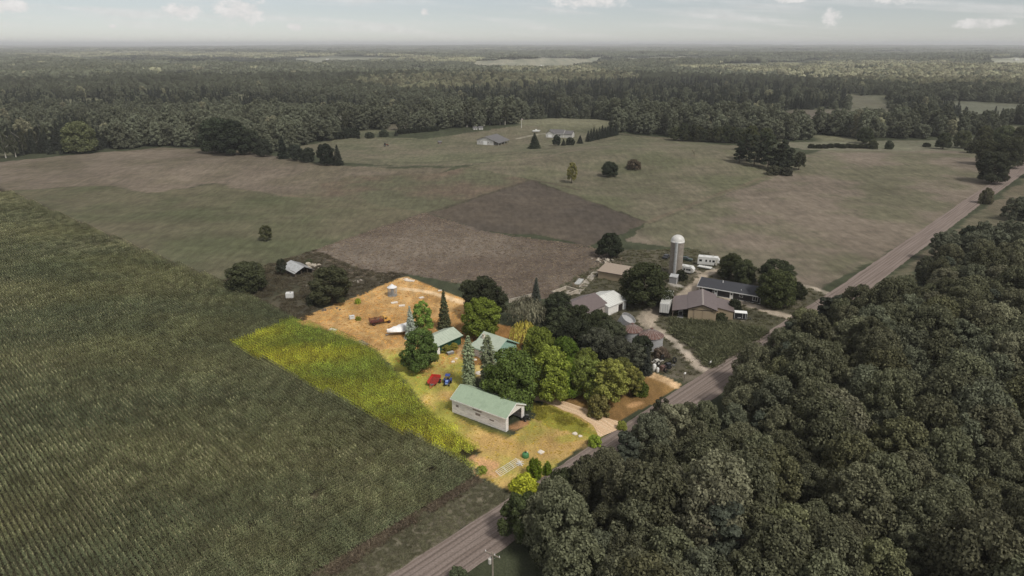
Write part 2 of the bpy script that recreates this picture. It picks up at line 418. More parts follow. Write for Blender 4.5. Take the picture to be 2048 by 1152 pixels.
LOTL = [
    ([(800, 577), (850, 583), (886, 592), (930, 606), (985, 622)], 2.6, (236, 206, 164), .95), ([(640, 640), (700, 606), (760, 584), (800, 577)], 2.2, (204, 166, 106), .6),
    ([(690, 622), (676, 636), (700, 656), (760, 682), (800, 706), (840, 724)], 1.0, (212, 178, 122), .7), ([(706, 620), (694, 634), (720, 652), (776, 676), (806, 694)], 1.0, (206, 172, 116), .6),
    ([(820, 712), (840, 740), (850, 770)], 4.0, (160, 160, 72), .7), ([(790, 715), (812, 745), (840, 780)], 3.5, (164, 168, 74), .8),
    ([(975, 752), (962, 748), (950, 735)], 3.0, (222, 182, 130), .7), ([(918, 700), (925, 690)], 1.0, (222, 186, 136), .8), ([(905, 724), (914, 712), (926, 700)], 0.9, (226, 196, 150), .8),
    ([(1028, 853), (1045, 846)], 2.4, (206, 156, 112), .9), ([(950, 918), (985, 930), (960, 942)], 2.4, (226, 176, 130), .9), ([(955, 936), (990, 950)], 1.5, (222, 176, 132), .8),
    ([(1130, 930), (1180, 898), (1215, 872)], 1.0, (222, 190, 150), .8), ([(1300, 748), (1335, 762), (1352, 772)], 2.6, (232, 198, 156), .9), ([(1262, 812), (1278, 806)], 1.6, (224, 178, 128), .7),
    ([(850, 700), (880, 712), (905, 706)], 1.6, (170, 150, 76), .7), ([(1000, 605), (960, 596), (900, 580), (840, 566)], 2.0, (190, 140, 84), .5), ([(915, 830), (960, 855), (1010, 872)], 1.6, (134, 128, 50), .5),  # last strip: shade along the barn wall put into the grass colour
    ([(825, 738), (855, 742)], 3.0, (150, 108, 72), .6), ([(810, 557), (822, 562)], 1.6, (230, 222, 210), .9), ([(935, 905), (918, 893), (902, 880)], 1.2, (200, 140, 92), .8),  # first strip: shade under the maple put into the ground colour
    ([(880, 760), (886, 770)], 5.0, (170, 152, 86), .5), ([(1060, 905), (1110, 890), (1150, 885)], 5.0, (206, 168, 108), .5), ([(985, 880), (1030, 900)], 5.0, (200, 160, 100), .4),
    ([(1120, 880), (1170, 872), (1200, 876)], 2.5, (160, 162, 66), .6),
]


def axis(segs):
    a = []
    for lo, hi, st in segs: a += list(np.arange(lo, hi, st))
    return a


def grow(start, first, ratio, end):
    a = [start]; s = first
    while a[-1] < end: a.append(a[-1] + s); s *= ratio
    return a


xr = grow(420, 3, 1.16, 42000); xl = [-v for v in grow(330, 3, 1.16, 42000)][::-1]
gx = np.array(xl[:-1] + axis([(-330, -95, 2.2), (-95, 110, 0.65), (110, 420, 2.2)]) + xr)
yf = grow(640, 4, 1.10, 45000)
gy = np.array([-3000, -1200, -500, -200, -80, 0, 30, 50] + axis([(60, 240, 0.65), (240, 400, 1.4), (400, 640, 2.4)]) + yf)
X, Y = np.meshgrid(gx, gy)
Z = hgt(X, Y)


def ground_colour(X, Y):
    c = np.zeros(X.shape + (3,)); c[:] = alb((70, 74, 56))          # woodland floor
    D = np.hypot(X, Y)
    gl = np.clip((fbm(X, Y, 95, 51, 3) - .6) / .05, 0, 1)[..., None] * np.clip((D - 560) / 60, 0, 1)[..., None]
    c[:] = c * (1 - gl) + np.array(alb((118, 116, 94))) * gl
    wob = (fbm(X, Y, 9, 3, 3) - 0.5) * np.clip(D / 55, 1.2, 9)
    wob2 = (fbm(X, Y, 9, 23, 3) - 0.5) * np.clip(D / 55, 1.2, 9)
    N26 = fbm(X, Y, 26, 5, 5); N9 = fbm(X, Y, 9, 6, 5); NS = np.clip(fbm(X, Y, 2.5, 9, 3) * 1.8 + 0.05, 0.25, 1)
    def box_of(P, m):
        j = np.searchsorted(gx, [P[:, 0].min() - m, P[:, 0].max() + m]); i = np.searchsorted(gy, [P[:, 1].min() - m, P[:, 1].max() + m])
        return slice(max(i[0] - 1, 0), i[1] + 1), slice(max(j[0] - 1, 0), j[1] + 1)
    def paint(zones, clip=None):
        for q, (poly, c1, k, c2) in enumerate(zones):
            P = W2(poly); S_ = box_of(P, 12)
            m = inside(P, (X + wob)[S_], (Y + wob2)[S_])
            if clip is not None: m &= clip[S_]
            nn = (N26 if clip is None else N9)[S_]
            t = np.clip((nn - 0.5) * (5 if q % 2 else -5) * k + 0.45, 0, 1)[..., None]
            col = np.array(alb(c1)) * (1 - t) + np.array(alb(c2)) * t
            v = c[S_]; v[m] = col[m]
    def strips(ls, clip=None):
        for pts, w, cc, k in ls:
            P = W2(pts); S_ = box_of(P, w + 12)
            d = segdist(P, (X + wob * 0.35)[S_], (Y + wob2 * 0.35)[S_])
            soft = np.clip(D[S_] / 250, 0.35, 3)
            a = np.clip((w / 2 - d) / soft + 0.5, 0, 1) * k * NS[S_]
            if clip is not None: a = a * clip[S_]
            v = c[S_]; v[:] = v * (1 - a[..., None]) + np.array(alb(cc)) * a[..., None]
    paint(ZONES); strips(LINES)
    lot = inside(LOTW, X, Y)
    paint(LOTZ, lot); strips(LOTL, lot)
    cn = inside(CORNW, X, Y)
    c[cn & ~lot] = alb((62, 58, 44)); c[cn & lot] = alb((62, 58, 34))
    # bare spots in the crop, worn ground
    for px, py, r in ((632, 994, 1.1),):
        p = G(px, py); a = np.clip((r - np.hypot(X - p[0], Y - p[1]) + wob) / 0.8, 0, 1)[..., None]
        c[:] = c * (1 - a) + np.array(alb((128, 116, 98))) * a
    c *= (0.80 + 0.40 * fbm(X, Y, 3.0, 31, 3))[..., None] * (0.86 + 0.28 * fbm(X, Y, 40, 41, 3))[..., None]
    far = np.clip((D - 6000) / 9000, 0, 1)[..., None]
    return c


C = ground_colour(X, Y)
ny, nx = X.shape
idx = np.arange(nx * ny).reshape(ny, nx)
F = np.stack([idx[:-1, :-1], idx[:-1, 1:], idx[1:, 1:], idx[1:, :-1]], -1).reshape(-1, 4)
gme = fast_mesh('ground', np.stack([X, Y, Z], -1).reshape(-1, 3), F, smooth=True)
at = gme.color_attributes.new('soil', 'FLOAT_COLOR', 'POINT')
at.data.foreach_set('color', np.concatenate([C, np.ones(C.shape[:2] + (1,))], -1).astype(np.float32).ravel())

m = bpy.data.materials.new('soil_and_grass'); m.use_nodes = True; nt = m.node_tree
b = nt.nodes['Principled BSDF']; b.inputs['Roughness'].default_value = 0.95; b.inputs['Specular IOR Level'].default_value = 0.1
a = N(nt, 'ShaderNodeAttribute', attribute_name='soil'); ge = N(nt, 'ShaderNodeNewGeometry')
prod = None
hsum = None
for s, lo, hi, dt, st in ((3.2, 0.62, 1.40, 3, (1, 1, 1)), (0.5, 0.72, 1.28, 4, (1.0, 0.3, 1)), (0.09, 0.80, 1.18, 4, (0.5, 1.3, 1)), (0.012, 0.86, 1.14, 3, (1, 1, 1)), (0.24, 0.90, 1.10, 2, (1, 0.03, 1))):
    mp = N(nt, 'ShaderNodeMapping'); mp.inputs['Scale'].default_value = st; mp.inputs['Rotation'].default_value = (0, 0, 0.78); nt.links.new(ge.outputs['Position'], mp.inputs[0])
    n = N(nt, 'ShaderNodeTexNoise'); n.inputs['Scale'].default_value = s; n.inputs['Detail'].default_value = dt; n.inputs['Roughness'].default_value = 0.6
    nt.links.new(mp.outputs[0], n.inputs['Vector'])
    f = N(nt, 'ShaderNodeMapRange'); nt.links.new(n.outputs[0], f.inputs[0]); f.inputs[1].default_value = 0.25; f.inputs[2].default_value = 0.75; f.inputs[3].default_value = lo; f.inputs[4].default_value = hi
    prod = f.outputs[0] if prod is None else mth(nt, 'MULTIPLY', prod, f.outputs[0])
    if hsum is None: hsum = n.outputs[0]
sv_ = N(nt, 'ShaderNodeVectorMath', operation='SCALE'); nt.links.new(a.outputs['Color'], sv_.inputs[0]); nt.links.new(prod, sv_.inputs['Scale'])
nt.links.new(sv_.outputs[0], b.inputs['Base Color'])
bp = N(nt, 'ShaderNodeBump'); bp.inputs['Strength'].default_value = 0.5; bp.inputs['Distance'].default_value = 0.25; nt.links.new(hsum, bp.inputs['Height']); nt.links.new(bp.outputs[0], b.inputs['Normal'])
gnd = link('ground', gme, m); tag(gnd, 'rolling pasture, yard grass and woodland floor reaching the horizon', 'ground', kind='structure')


# ------------------------------------------------------------------ road and drive
def strip_mesh(name, pts, half, lift, cross, label, cat, mt, step=1.2):
    """A ribbon along a line of ground points; cross gives the height across it, 0..1."""
    P = [np.array(p[:2], float) for p in pts]
    out = []
    for i in range(len(P) - 1):
        n = max(1, int(np.linalg.norm(P[i + 1] - P[i]) / step))
        for k in range(n): out.append(P[i] + (P[i + 1] - P[i]) * k / n)
    out.append(P[-1]); out = np.array(out)
    t = np.gradient(out, axis=0); t /= np.linalg.norm(t, axis=1)[:, None]; nrm = np.stack([t[:, 1], -t[:, 0]], 1)
    s = np.concatenate([[0], np.cumsum(np.linalg.norm(np.diff(out, axis=0), axis=1))])
    m = len(cross); V = []; UV = []
    for j, hz in enumerate(cross):
        u = j / (m - 1) * 2 - 1
        hw = half if np.isscalar(half) else np.interp(np.linspace(0, 1, len(out)), np.linspace(0, 1, len(half)), half)
        wv = hw * u + (0.5 * (vn(s, s * 0 + j, 2.1, 5 + j) - 0.5) if j in (0, m - 1) else 0)
        q = out + nrm * np.reshape(wv, (-1, 1))
        V.append(np.stack([q[:, 0], q[:, 1], hgt(q[:, 0], q[:, 1]) + lift + hz], 1)); UV.append(np.stack([np.broadcast_to(wv, s.shape), s], 1))
    V = np.stack(V, 1).reshape(-1, 3); UV = np.stack(UV, 1).reshape(-1, 2)
    id_ = np.arange(len(V)).reshape(-1, m)
    Fq = np.stack([id_[:-1, 1:], id_[:-1, :-1], id_[1:, :-1], id_[1:, 1:]], -1).reshape(-1, 4)[:, ::-1]
    me = fast_mesh(name, V, Fq, smooth=True)
    uvl = me.uv_layers.new(name='UVMap'); li = np.zeros(len(me.loops), np.int32); me.loops.foreach_get('vertex_index', li)
    uvl.data.foreach_set('uv', UV[li].astype(np.float32).ravel())
    o = link(name, me, mt); tag(o, label, cat, kind='structure'); return o


def sandmat(name, c1, c2, ruts, rutk):
    m = bpy.data.materials.new(name); m.use_nodes = True; nt = m.node_tree
    b = nt.nodes['Principled BSDF']; b.inputs['Roughness'].default_value = 0.95; b.inputs['Specular IOR Level'].default_value = 0.1
    uv = N(nt, 'ShaderNodeUVMap'); sp = N(nt, 'ShaderNodeSeparateXYZ'); nt.links.new(uv.outputs[0], sp.inputs[0])
    mp = N(nt, 'ShaderNodeMapping'); mp.inputs['Scale'].default_value = (1.1, 0.02, 1); nt.links.new(uv.outputs[0], mp.inputs[0])
    n = N(nt, 'ShaderNodeTexNoise'); n.inputs['Scale'].default_value = 2.2; n.inputs['Detail'].default_value = 4; nt.links.new(mp.outputs[0], n.inputs['Vector'])
    g = N(nt, 'ShaderNodeTexNoise'); g.inputs['Scale'].default_value = 3.0; g.inputs['Detail'].default_value = 5; nt.links.new(uv.outputs[0], g.inputs['Vector'])
    c = mixc(nt, smooth(nt, n.outputs[0], 0.42, 0.62), tuple(c1), tuple(c2))
    if ruts:
        w = mth(nt, 'ADD', sp.outputs[0], mth(nt, 'MULTIPLY', mth(nt, 'SUBTRACT', n.outputs[0], 0.5), 0.5))
        rk = None
        for r0, wd in ruts:
            d = mth(nt, 'ABSOLUTE', mth(nt, 'SUBTRACT', w, r0)); e = mth(nt, 'SUBTRACT', 1.0, smooth(nt, d, 0.0, wd))
            rk = e if rk is None else mth(nt, 'MAXIMUM', rk, e)
        c = mixc(nt, mth(nt, 'MULTIPLY', rk, rutk), c, tuple(x * 0.42 for x in c1))
    f = N(nt, 'ShaderNodeMapRange'); nt.links.new(g.outputs[0], f.inputs[0]); f.inputs[1].default_value = .3; f.inputs[2].default_value = .7; f.inputs[3].default_value = .8; f.inputs[4].default_value = 1.2
    s = N(nt, 'ShaderNodeVectorMath', operation='SCALE'); nt.links.new(c, s.inputs[0]); nt.links.new(f.outputs[0], s.inputs['Scale']); nt.links.new(s.outputs[0], b.inputs['Base Color'])
    return m


RD0, RD1 = np.array([-14.0, 76.6]), np.array([43.0, 135.6])      # two points on the middle of the road
rdir = (RD1 - RD0) / np.linalg.norm(RD1 - RD0)
ROADM = sandmat('graded_sand', alb((142, 129, 121)), alb((126, 113, 105)), [(-2.6, .28), (-1.7, .22), (-.5, .25), (.55, .2), (1.35, .3), (2.5, .25)], .6)
rfar = G(2030, 346)[:2]; rmid = G(1722, 566)[:2]
road_line = [RD0 - rdir * 90, RD0, RD1, rmid, G(1945, 404)[:2], rfar, rfar + (rfar - rmid) * 0.9]
strip_mesh('road', road_line, 3.9, 0.03, [0.0, 0.07, 0.03, 0.06, 0.02, 0.07, 0.03, 0.06, 0.02, 0.07, 0.0], 'graded sandy dirt road with wheel ruts running past the farm', 'road', ROADM)
DRIVEM = sandmat('pale_gravel', alb((232, 204, 170)), alb((216, 182, 146)), [(-.8, .3), (.8, .3)], .12)
DV = [G(*p)[:2] for p in ((1070, 797), (1090, 799), (1120, 808), (1160, 823), (1195, 840), (1230, 862))]
strip_mesh('driveway', DV, [0.8, 1.3, 1.6, 1.8, 2.2, 4.2], 0.03, [0, .02, .01, .03, .01, .02, 0], 'pale gravel drive from the road to the green-roofed barn', 'driveway', DRIVEM, 0.8)
# ------------------------------------------------------------------ plants
def unit(a):
    return a / (np.linalg.norm(a, axis=1, keepdims=True) + 1e-9)


def cards(P, Nr, size, asp, rng, along=None, amix=1.0):
    """Leaf sprays: one bent four-sided face each, at P, facing Nr."""
    n = len(P); Nr = unit(Nr)
    t = rng.normal(size=(n, 3))
    if along is not None: t = unit(along) * amix + t * (1 - amix) * 0.6
    t = unit(t - Nr * (t * Nr).sum(1, keepdims=True)); u = np.cross(Nr, t)
    s = np.asarray(size).reshape(-1, 1) * np.ones((n, 1)); a = np.asarray(asp).reshape(-1, 1) * np.ones((n, 1))
    j = lambda: rng.uniform(0.7, 1.25, (n, 1))
    V = np.stack([P - t * s * a * j(), P - u * s * j() + Nr * s * 0.18, P + t * s * a * j(), P + u * s * j() + Nr * s * 0.18], 1).reshape(-1, 3)
    return V, np.arange(4 * n).reshape(-1, 4)


def join(parts):
    V = []; Fq = []; b = 0
    for v, f in parts: V.append(v); Fq.append(f + b); b += len(v)
    return np.concatenate(V), np.concatenate(Fq)


def tubes(segs, n=6):
    V = []; Fq = []; b = 0
    for p0, p1, r0, r1 in segs:
        p0 = Vector(p0); p1 = Vector(p1); d = (p1 - p0).normalized(); u = d.orthogonal().normalized(); w = d.cross(u)
        for p, r in ((p0, r0), (p1, r1)):
            for i in range(n):
                a = 2 * math.pi * i / n; q = p + (u * math.cos(a) + w * math.sin(a)) * r; V.append(q[:])
        for i in range(n): Fq.append((b + i, b + (i + 1) % n, b + n + (i + 1) % n, b + n + i))
        b += 2 * n
    return np.array(V), np.array(Fq)


def sphere_dirs(n, rng):
    return unit(rng.normal(size=(n, 3)))


def trunk_mesh(name, h, r, limbs, seed, lean=0.0):
    rng = np.random.default_rng(seed); segs = []; p = np.array([0, 0, -0.3]); n = 5
    for i in range(n):
        q = np.array([lean * h * ((i + 1) / n) ** 2 + rng.normal() * r * .5, rng.normal() * r * .5, h * (i + 1) / n])
        segs.append((p, q, r * (1 - 0.75 * i / n) * (1.35 if i == 0 else 1), r * (1 - 0.75 * (i + 1) / n))); p = q
    for k in range(limbs):
        t = rng.uniform(0.35, 0.9); a = rng.uniform(0, 6.28); ln = h * rng.uniform(.25, .45)
        b0 = np.array([lean * h * t * t, 0, h * t]); b1 = b0 + np.array([math.cos(a) * ln, math.sin(a) * ln, ln * .7])
        segs.append((b0, b1, r * (1 - t) * .8 + .02, .02))
    V, Fq = tubes(segs)
    return fast_mesh(name, V, Fq)


def crown_round(name, seed, n=5200, Rr=4.5, H=10.0, base=0.22, size=0.27, lobes=44, wide=.38, lobe=(.19, .33), core=.5):
    """Broad leaved crown: leaf sprays on the outside of many lobes set round an egg shaped frame."""
    rng = np.random.default_rng(seed)
    z0 = H * base; hh = H - z0
    t = (np.arange(lobes) + rng.uniform(0, 1, lobes)) / lobes; t = t ** .85
    ring = Rr * .78 * np.sqrt(np.clip(1 - ((t - wide) / np.where(t > wide, 1.02 - wide, wide + .22)) ** 2, .02, 1)) * rng.uniform(.72, 1.08, lobes)
    a = np.arange(lobes) * 2.39996 + rng.normal(size=lobes) * .35
    sk = rng.normal(size=2) * Rr * .08
    rr = Rr * rng.uniform(*lobe, lobes) * (1.08 - .3 * t)
    C0 = np.stack([np.cos(a) * ring + sk[0] * t, np.sin(a) * ring + sk[1] * t, z0 + t * (hh - rr * .8)], 1)
    nc = 4
    C0 = np.concatenate([C0, np.stack([np.zeros(nc), np.zeros(nc), z0 + hh * np.linspace(.2, .72, nc)], 1)]); rr = np.append(rr, Rr * core * np.array([.9, 1, .9, .7]))
    w = rr ** 2; w[-nc:] *= .35; w /= w.sum(); k = rng.choice(len(rr), size=int(n * 2.2), p=w)
    dd = sphere_dirs(len(k), rng); sh = rng.uniform(.7, 1.1, len(k))
    sq = np.array([1, 1, .8])
    P = C0[k] + dd * (rr[k] * sh)[:, None] * sq
    keep = np.ones(len(P), bool)
    for i in range(len(rr)):
        keep &= ~((np.linalg.norm((P - C0[i]) / sq, axis=1) < rr[i] * .72) & (k != i))
    keep &= P[:, 2] > z0 * .8
    P = P[keep][:n]; dd = dd[keep][:n]
    Nr = dd * .85 + sphere_dirs(len(P), rng) * .7 + np.array([0, 0, .25])
    V, Fq = cards(P, Nr, rng.uniform(.55, 1.3, len(P)) * size, rng.uniform(1.0, 1.6, len(P)), rng)
    return fast_mesh(name, V, Fq)


def crown_spruce(name, seed, H=10.0, Rr=2.0, n=3600, base=0.04, power=0.9, droop=0.35, size=0.2, cols=0.0):
    rng = np.random.default_rng(seed)
    tiers = int(H * 2.3); parts = []
    P = []; A = []
    for i in range(tiers):
        t = base + (1 - base) * (i + rng.uniform(-.2, .2)) / tiers; z = H * t
        rad = Rr * (cols + (1 - cols)) * max(0.05, (1 - t)) ** power if cols == 0 else Rr * min(1, ((1 - t) / .28) ** .8) if t > .72 else Rr * rng.uniform(.9, 1.05)
        nb = max(5, int(9 * (1 - t) + 4)); a0 = rng.uniform(0, 6.28)
        for b_ in range(nb):
            a = a0 + 6.28 * b_ / nb + rng.normal() * .15; L = rad * rng.uniform(.78, 1.1)
            m = max(3, int(n / tiers / nb * (0.4 + 1.2 * (1 - t))))
            s = np.sqrt(rng.uniform(.03, 1, m)) * L
            P.append(np.stack([np.cos(a) * s, np.sin(a) * s, z - droop * s + rng.normal(size=m) * .05], 1) + np.stack([-np.sin(a) * np.ones(m), np.cos(a) * np.ones(m), np.zeros(m)], 1) * (rng.normal(size=m) * .16 * (.4 + s / Rr))[:, None])
            A.append(np.tile([math.cos(a), math.sin(a), -droop * 1.2], (m, 1)))
    P = np.concatenate(P); A = np.concatenate(A)
    Nr = np.array([0, 0, 1.0]) + A * .35 + rng.normal(size=P.shape) * .45
    V, Fq = cards(P, Nr, rng.uniform(.6, 1.1, len(P)) * size * .62, 1.9, rng, A, .8)
    return fast_mesh(name, V, Fq)


def crown_pine(name, seed, H=14.0, Rr=3.6, n=6600, base=.14):
    rng = np.random.default_rng(seed); P = []; Nn = []
    for i in range(44):
        t = rng.uniform(base, 1); z = H * t; rad = Rr * (1.15 - t) ** .6 * rng.uniform(.35, 1)
        a = rng.uniform(0, 6.28); r0 = Rr * rng.uniform(.22, .36); m = n // 44
        d = sphere_dirs(m, rng) * np.array([1, 1, .5]); P.append(np.array([math.cos(a) * rad, math.sin(a) * rad, z]) + d * r0); Nn.append(d + np.array([0, 0, .5]))
    P = np.concatenate(P); Nn = np.concatenate(Nn) + rng.normal(size=P.shape) * .4
    V, Fq = cards(P, Nn, rng.uniform(.6, 1.2, len(P)) * .24, 1.5, rng)
    return fast_mesh(name, V, Fq)


def crown_willow(name, seed, H=8.0, Rr=5.0, n=5200):
    rng = np.random.default_rng(seed); P = []; A = []; Nn = []
    for i in range(260):
        a = rng.uniform(0, 6.28); r = Rr * math.sqrt(rng.uniform(.02, 1)); top = H * (1 - .36 * (r / Rr) ** 2) * rng.uniform(.86, 1.0)
        ln = top * rng.uniform(.3, .8); m = n // 440
        s = rng.uniform(0, 1, m)
        P.append(np.stack([np.cos(a) * (r + s * .35) + rng.normal(size=m) * .12, np.sin(a) * (r + s * .35) + rng.normal(size=m) * .12, top - s * ln], 1))
        A.append(np.tile([math.cos(a) * .2, math.sin(a) * .2, -1], (m, 1))); Nn.append(np.tile([math.cos(a), math.sin(a), .5], (m, 1)))
    P = np.concatenate(P); A = np.concatenate(A); Nn = np.concatenate(Nn) + rng.normal(size=P.shape) * .45
    V, Fq = cards(P, Nn, rng.uniform(.6, 1.1, len(P)) * .13, 3.0, rng, A, .9)
    return fast_mesh(name, V, Fq)


def bare_mesh(name, seed, H=6.0, depth=5, spread=.55, r=.14):
    rng = np.random.default_rng(seed); segs = []
    def rec(p, d, ln, rad, k):
        q = p + d * ln; segs.append((p, q, rad, rad * .65))
        if k == 0: return
        for _ in range(rng.integers(2, 4)):
            nd = d + rng.normal(size=3) * spread; nd[2] += .15; nd /= np.linalg.norm(nd); rec(q, nd, ln * rng.uniform(.6, .82), rad * .62, k - 1)
    rec(np.array([0, 0, -.2]), np.array([0, 0, 1.0]), H * .3, r, depth)
    V, Fq = tubes(segs, 4)
    return fast_mesh(name, V, Fq)


def lump(seed, Rr, H, sub=2, nc=60, csize=.7, cone=False):
    """Small far crown: an uneven solid with some leaf sprays standing out."""
    rng = np.random.default_rng(seed)
    bm = bmesh.new(); bmesh.ops.create_icosphere(bm, subdivisions=sub, radius=1)
    v = np.array([x.co[:] for x in bm.verts]); f = np.array([[q.index for q in x.verts] for x in bm.faces]); bm.free()
    ph = rng.uniform(0, 6.28, (5, 3)); k = rng.normal(size=(5, 3)) * 2.4
    nz_ = sum(np.sin(v @ k[i] + ph[i, 0]) for i in range(5)) * .085 + rng.normal(size=len(v)) * .07
    v = v * (1 + nz_[:, None])
    if cone:
        t = (v[:, 2] + 1) / 2; w = np.clip(1.05 - t, .03, 1) ** .8 * 1.2; v = np.stack([v[:, 0] / (np.sqrt(np.maximum(1 - np.clip(v[:, 2], -.98, .98) ** 2, .05))) * w, v[:, 1] / (np.sqrt(np.maximum(1 - np.clip(v[:, 2], -.98, .98) ** 2, .05))) * w, v[:, 2]], 1)
    zc = H * .56; hh = H * .46
    if cone: zc = H * .5; hh = H * .5
    v = v * np.array([Rr, Rr, hh]) + np.array([0, 0, zc])
    i = rng.integers(0, len(v), nc); d = unit(v[i] - np.array([0, 0, zc]))
    P = v[i] + rng.normal(size=(nc, 3)) * Rr * .12
    V, Fq = cards(P, d + rng.normal(size=(nc, 3)) * .6 + [0, 0, .2], rng.uniform(.5, 1.1, nc) * csize, 1.2, rng)
    return v, f, V, Fq


def lump_mesh(name, seed, crowns, sub=2, nc=60, csize=.7, cone=False):
    rng = np.random.default_rng(seed); V = []; F3 = []; F4 = []; b = 0
    for (x, y, r, h) in crowns:
        v, f, cv, cf = lump(int(rng.integers(1e9)), r, h, sub, nc, csize, cone)
        V += [v + [x, y, 0], cv + [x, y, 0]]; F3.append(f + b); b += len(v); F4.append(cf + b); b += len(cv)
    return fast_mesh(name, np.concatenate(V), np.concatenate(F4), np.concatenate(F3))


TREE = {}
TREE['maple'] = [(crown_round('crown', 10 + i, 15000, 4.5, 10, .12, .145, 40 + 3 * i, .3 + .035 * i, (.17 + .012 * (i % 3), .3 + .03 * (i % 4))), trunk_mesh('trunk', 7, .26, 6, 60 + i)) for i in range(9)]
TREE['loose'] = [(crown_round('crown', 30 + i, 7000, 3.6, 10, .2, .15, 46, .45, (.15, .27), .46), trunk_mesh('trunk', 8, .2, 8, 70 + i)) for i in range(3)]
TREE['bush'] = [(crown_round('crown', 40 + i, 3600, 2.0, 3.0, .0, .11, 26, .3, (.2, .36)), trunk_mesh('trunk', 1.8, .08, 6, 80 + i)) for i in range(4)]
TREE['spruce'] = [(crown_spruce('crown', 50 + i, 10, 2.0, 5200), trunk_mesh('trunk', 9.6, .17, 0, 90 + i)) for i in range(3)]
TREE['column'] = [(crown_spruce('crown', 54 + i, 12, 1.5, 6800, .02, .9, .3, .21, cols=1), trunk_mesh('trunk', 11.5, .17, 0, 94 + i)) for i in range(2)]
TREE['pine'] = [(crown_pine('crown', 57 + i), trunk_mesh('trunk', 13.5, .22, 8, 97 + i)) for i in range(3)]
TREE['willow'] = [(crown_willow('crown', 100 + i), trunk_mesh('trunk', 5.5, .3, 6, 104 + i)) for i in range(2)]
TREE['bare'] = [(bare_mesh('crown', 110, 6), trunk_mesh('trunk', 2.2, .16, 0, 111)), (bare_mesh('crown', 112, 3, 5, .7, .05), trunk_mesh('trunk', .6, .06, 0, 113))]
NOM = dict(maple=(4.5, 10), loose=(3.6, 10), bush=(2.0, 3.0), spruce=(2.0, 10), column=(1.5, 12), pine=(3.6, 14), willow=(5.0, 8), bare=(3.0, 6))
for k, l in TREE.items():
    for c_, t_ in l:
        c_.materials.append(BARK if k == 'bare' else LEAF); t_.materials.append(BARK)

trng = random.Random(11)
NTREE = 0


def plant(name, kind, x, y, rad, h, col, label, cat='tree', group=None, var=None, z=None, trunk=True):
    global NTREE
    NTREE += 1
    r0, h0 = NOM[kind]; lst = TREE[kind]
    c_, t_ = lst[(NTREE if var is None else var) % len(lst)]
    if z is None: z = float(hgt(x, y))
    o = empty(name, (x, y, z - 0.05), trng.uniform(0, 6.28), label, cat, group)
    q = bpy.data.objects.new('crown' if cat != 'shrub' else 'foliage', c_); COL.objects.link(q); q.parent = o; q.color = (*alb(col), 1)
    q.scale = (rad / r0, rad / r0, h / h0)
    t = bpy.data.objects.new('trunk', t_); COL.objects.link(t); t.parent = o; tr = min(rad / r0, h / h0); t.scale = (tr, tr, h / h0)
    return o


# ------------------------------------------------------------------ scattering of what nobody could count
def scatter_group():
    if 'scatter' in bpy.data.node_groups: return bpy.data.node_groups['scatter']
    g = bpy.data.node_groups.new('scatter', 'GeometryNodeTree')
    g.interface.new_socket('Geometry', in_out='INPUT', socket_type='NodeSocketGeometry')
    g.interface.new_socket('Collection', in_out='INPUT', socket_type='NodeSocketCollection')
    g.interface.new_socket('Geometry', in_out='OUTPUT', socket_type='NodeSocketGeometry')
    n = g.nodes; gi = n.new('NodeGroupInput'); go = n.new('NodeGroupOutput')
    ci = n.new('GeometryNodeCollectionInfo'); ci.inputs['Separate Children'].default_value = True; ci.inputs['Reset Children'].default_value = True
    ip = n.new('GeometryNodeInstanceOnPoints'); ip.inputs['Pick Instance'].default_value = True
    g.links.new(gi.outputs['Collection'], ci.inputs['Collection']); g.links.new(ci.outputs[0], ip.inputs['Instance']); g.links.new(gi.outputs['Geometry'], ip.inputs['Points'])
    def att(nm, ty):
        a = n.new('GeometryNodeInputNamedAttribute'); a.data_type = ty; a.inputs['Name'].default_value = nm; return a.outputs[0]
    g.links.new(att('pick', 'INT'), ip.inputs['Instance Index'])
    er = n.new('FunctionNodeEulerToRotation'); cx = n.new('ShaderNodeCombineXYZ'); g.links.new(att('rotz', 'FLOAT'), cx.inputs[2]); g.links.new(cx.outputs[0], er.inputs[0]); g.links.new(er.outputs[0], ip.inputs['Rotation'])
    g.links.new(att('scl', 'FLOAT_VECTOR'), ip.inputs['Scale'])
    g.links.new(ip.outputs[0], go.inputs[0])
    return g


def scatter(name, label, cat, P, rot, scl, pick, meshes, mt):
    P = np.asarray(P, np.float32); n = len(P)
    coll = bpy.data.collections.new(name + '_kinds')
    for i, me in enumerate(meshes):
        if not me.materials: me.materials.append(mt)
        o = bpy.data.objects.new('%s_%02d' % (name, i), me); coll.objects.link(o)
    me = bpy.data.meshes.new(name); me.vertices.add(n); me.vertices.foreach_set('co', P.ravel())
    a = me.attributes.new('rotz', 'FLOAT', 'POINT'); a.data.foreach_set('value', np.asarray(rot, np.float32))
    a = me.attributes.new('pick', 'INT', 'POINT'); a.data.foreach_set('value', np.asarray(pick, np.int32))
    s = np.asarray(scl, np.float32)
    if s.ndim == 1: s = np.stack([s, s, s], 1)
    a = me.attributes.new('scl', 'FLOAT_VECTOR', 'POINT'); a.data.foreach_set('vector', s.ravel())
    o = bpy.data.objects.new(name, me); COL.objects.link(o); tag(o, label, cat, kind='stuff')
    md = o.modifiers.new('scatter', 'NODES'); md.node_group = scatter_group()
    for it in md.node_group.interface.items_tree:
        if it.in_out == 'INPUT' and it.name == 'Collection': md[it.identifier] = coll
    return o


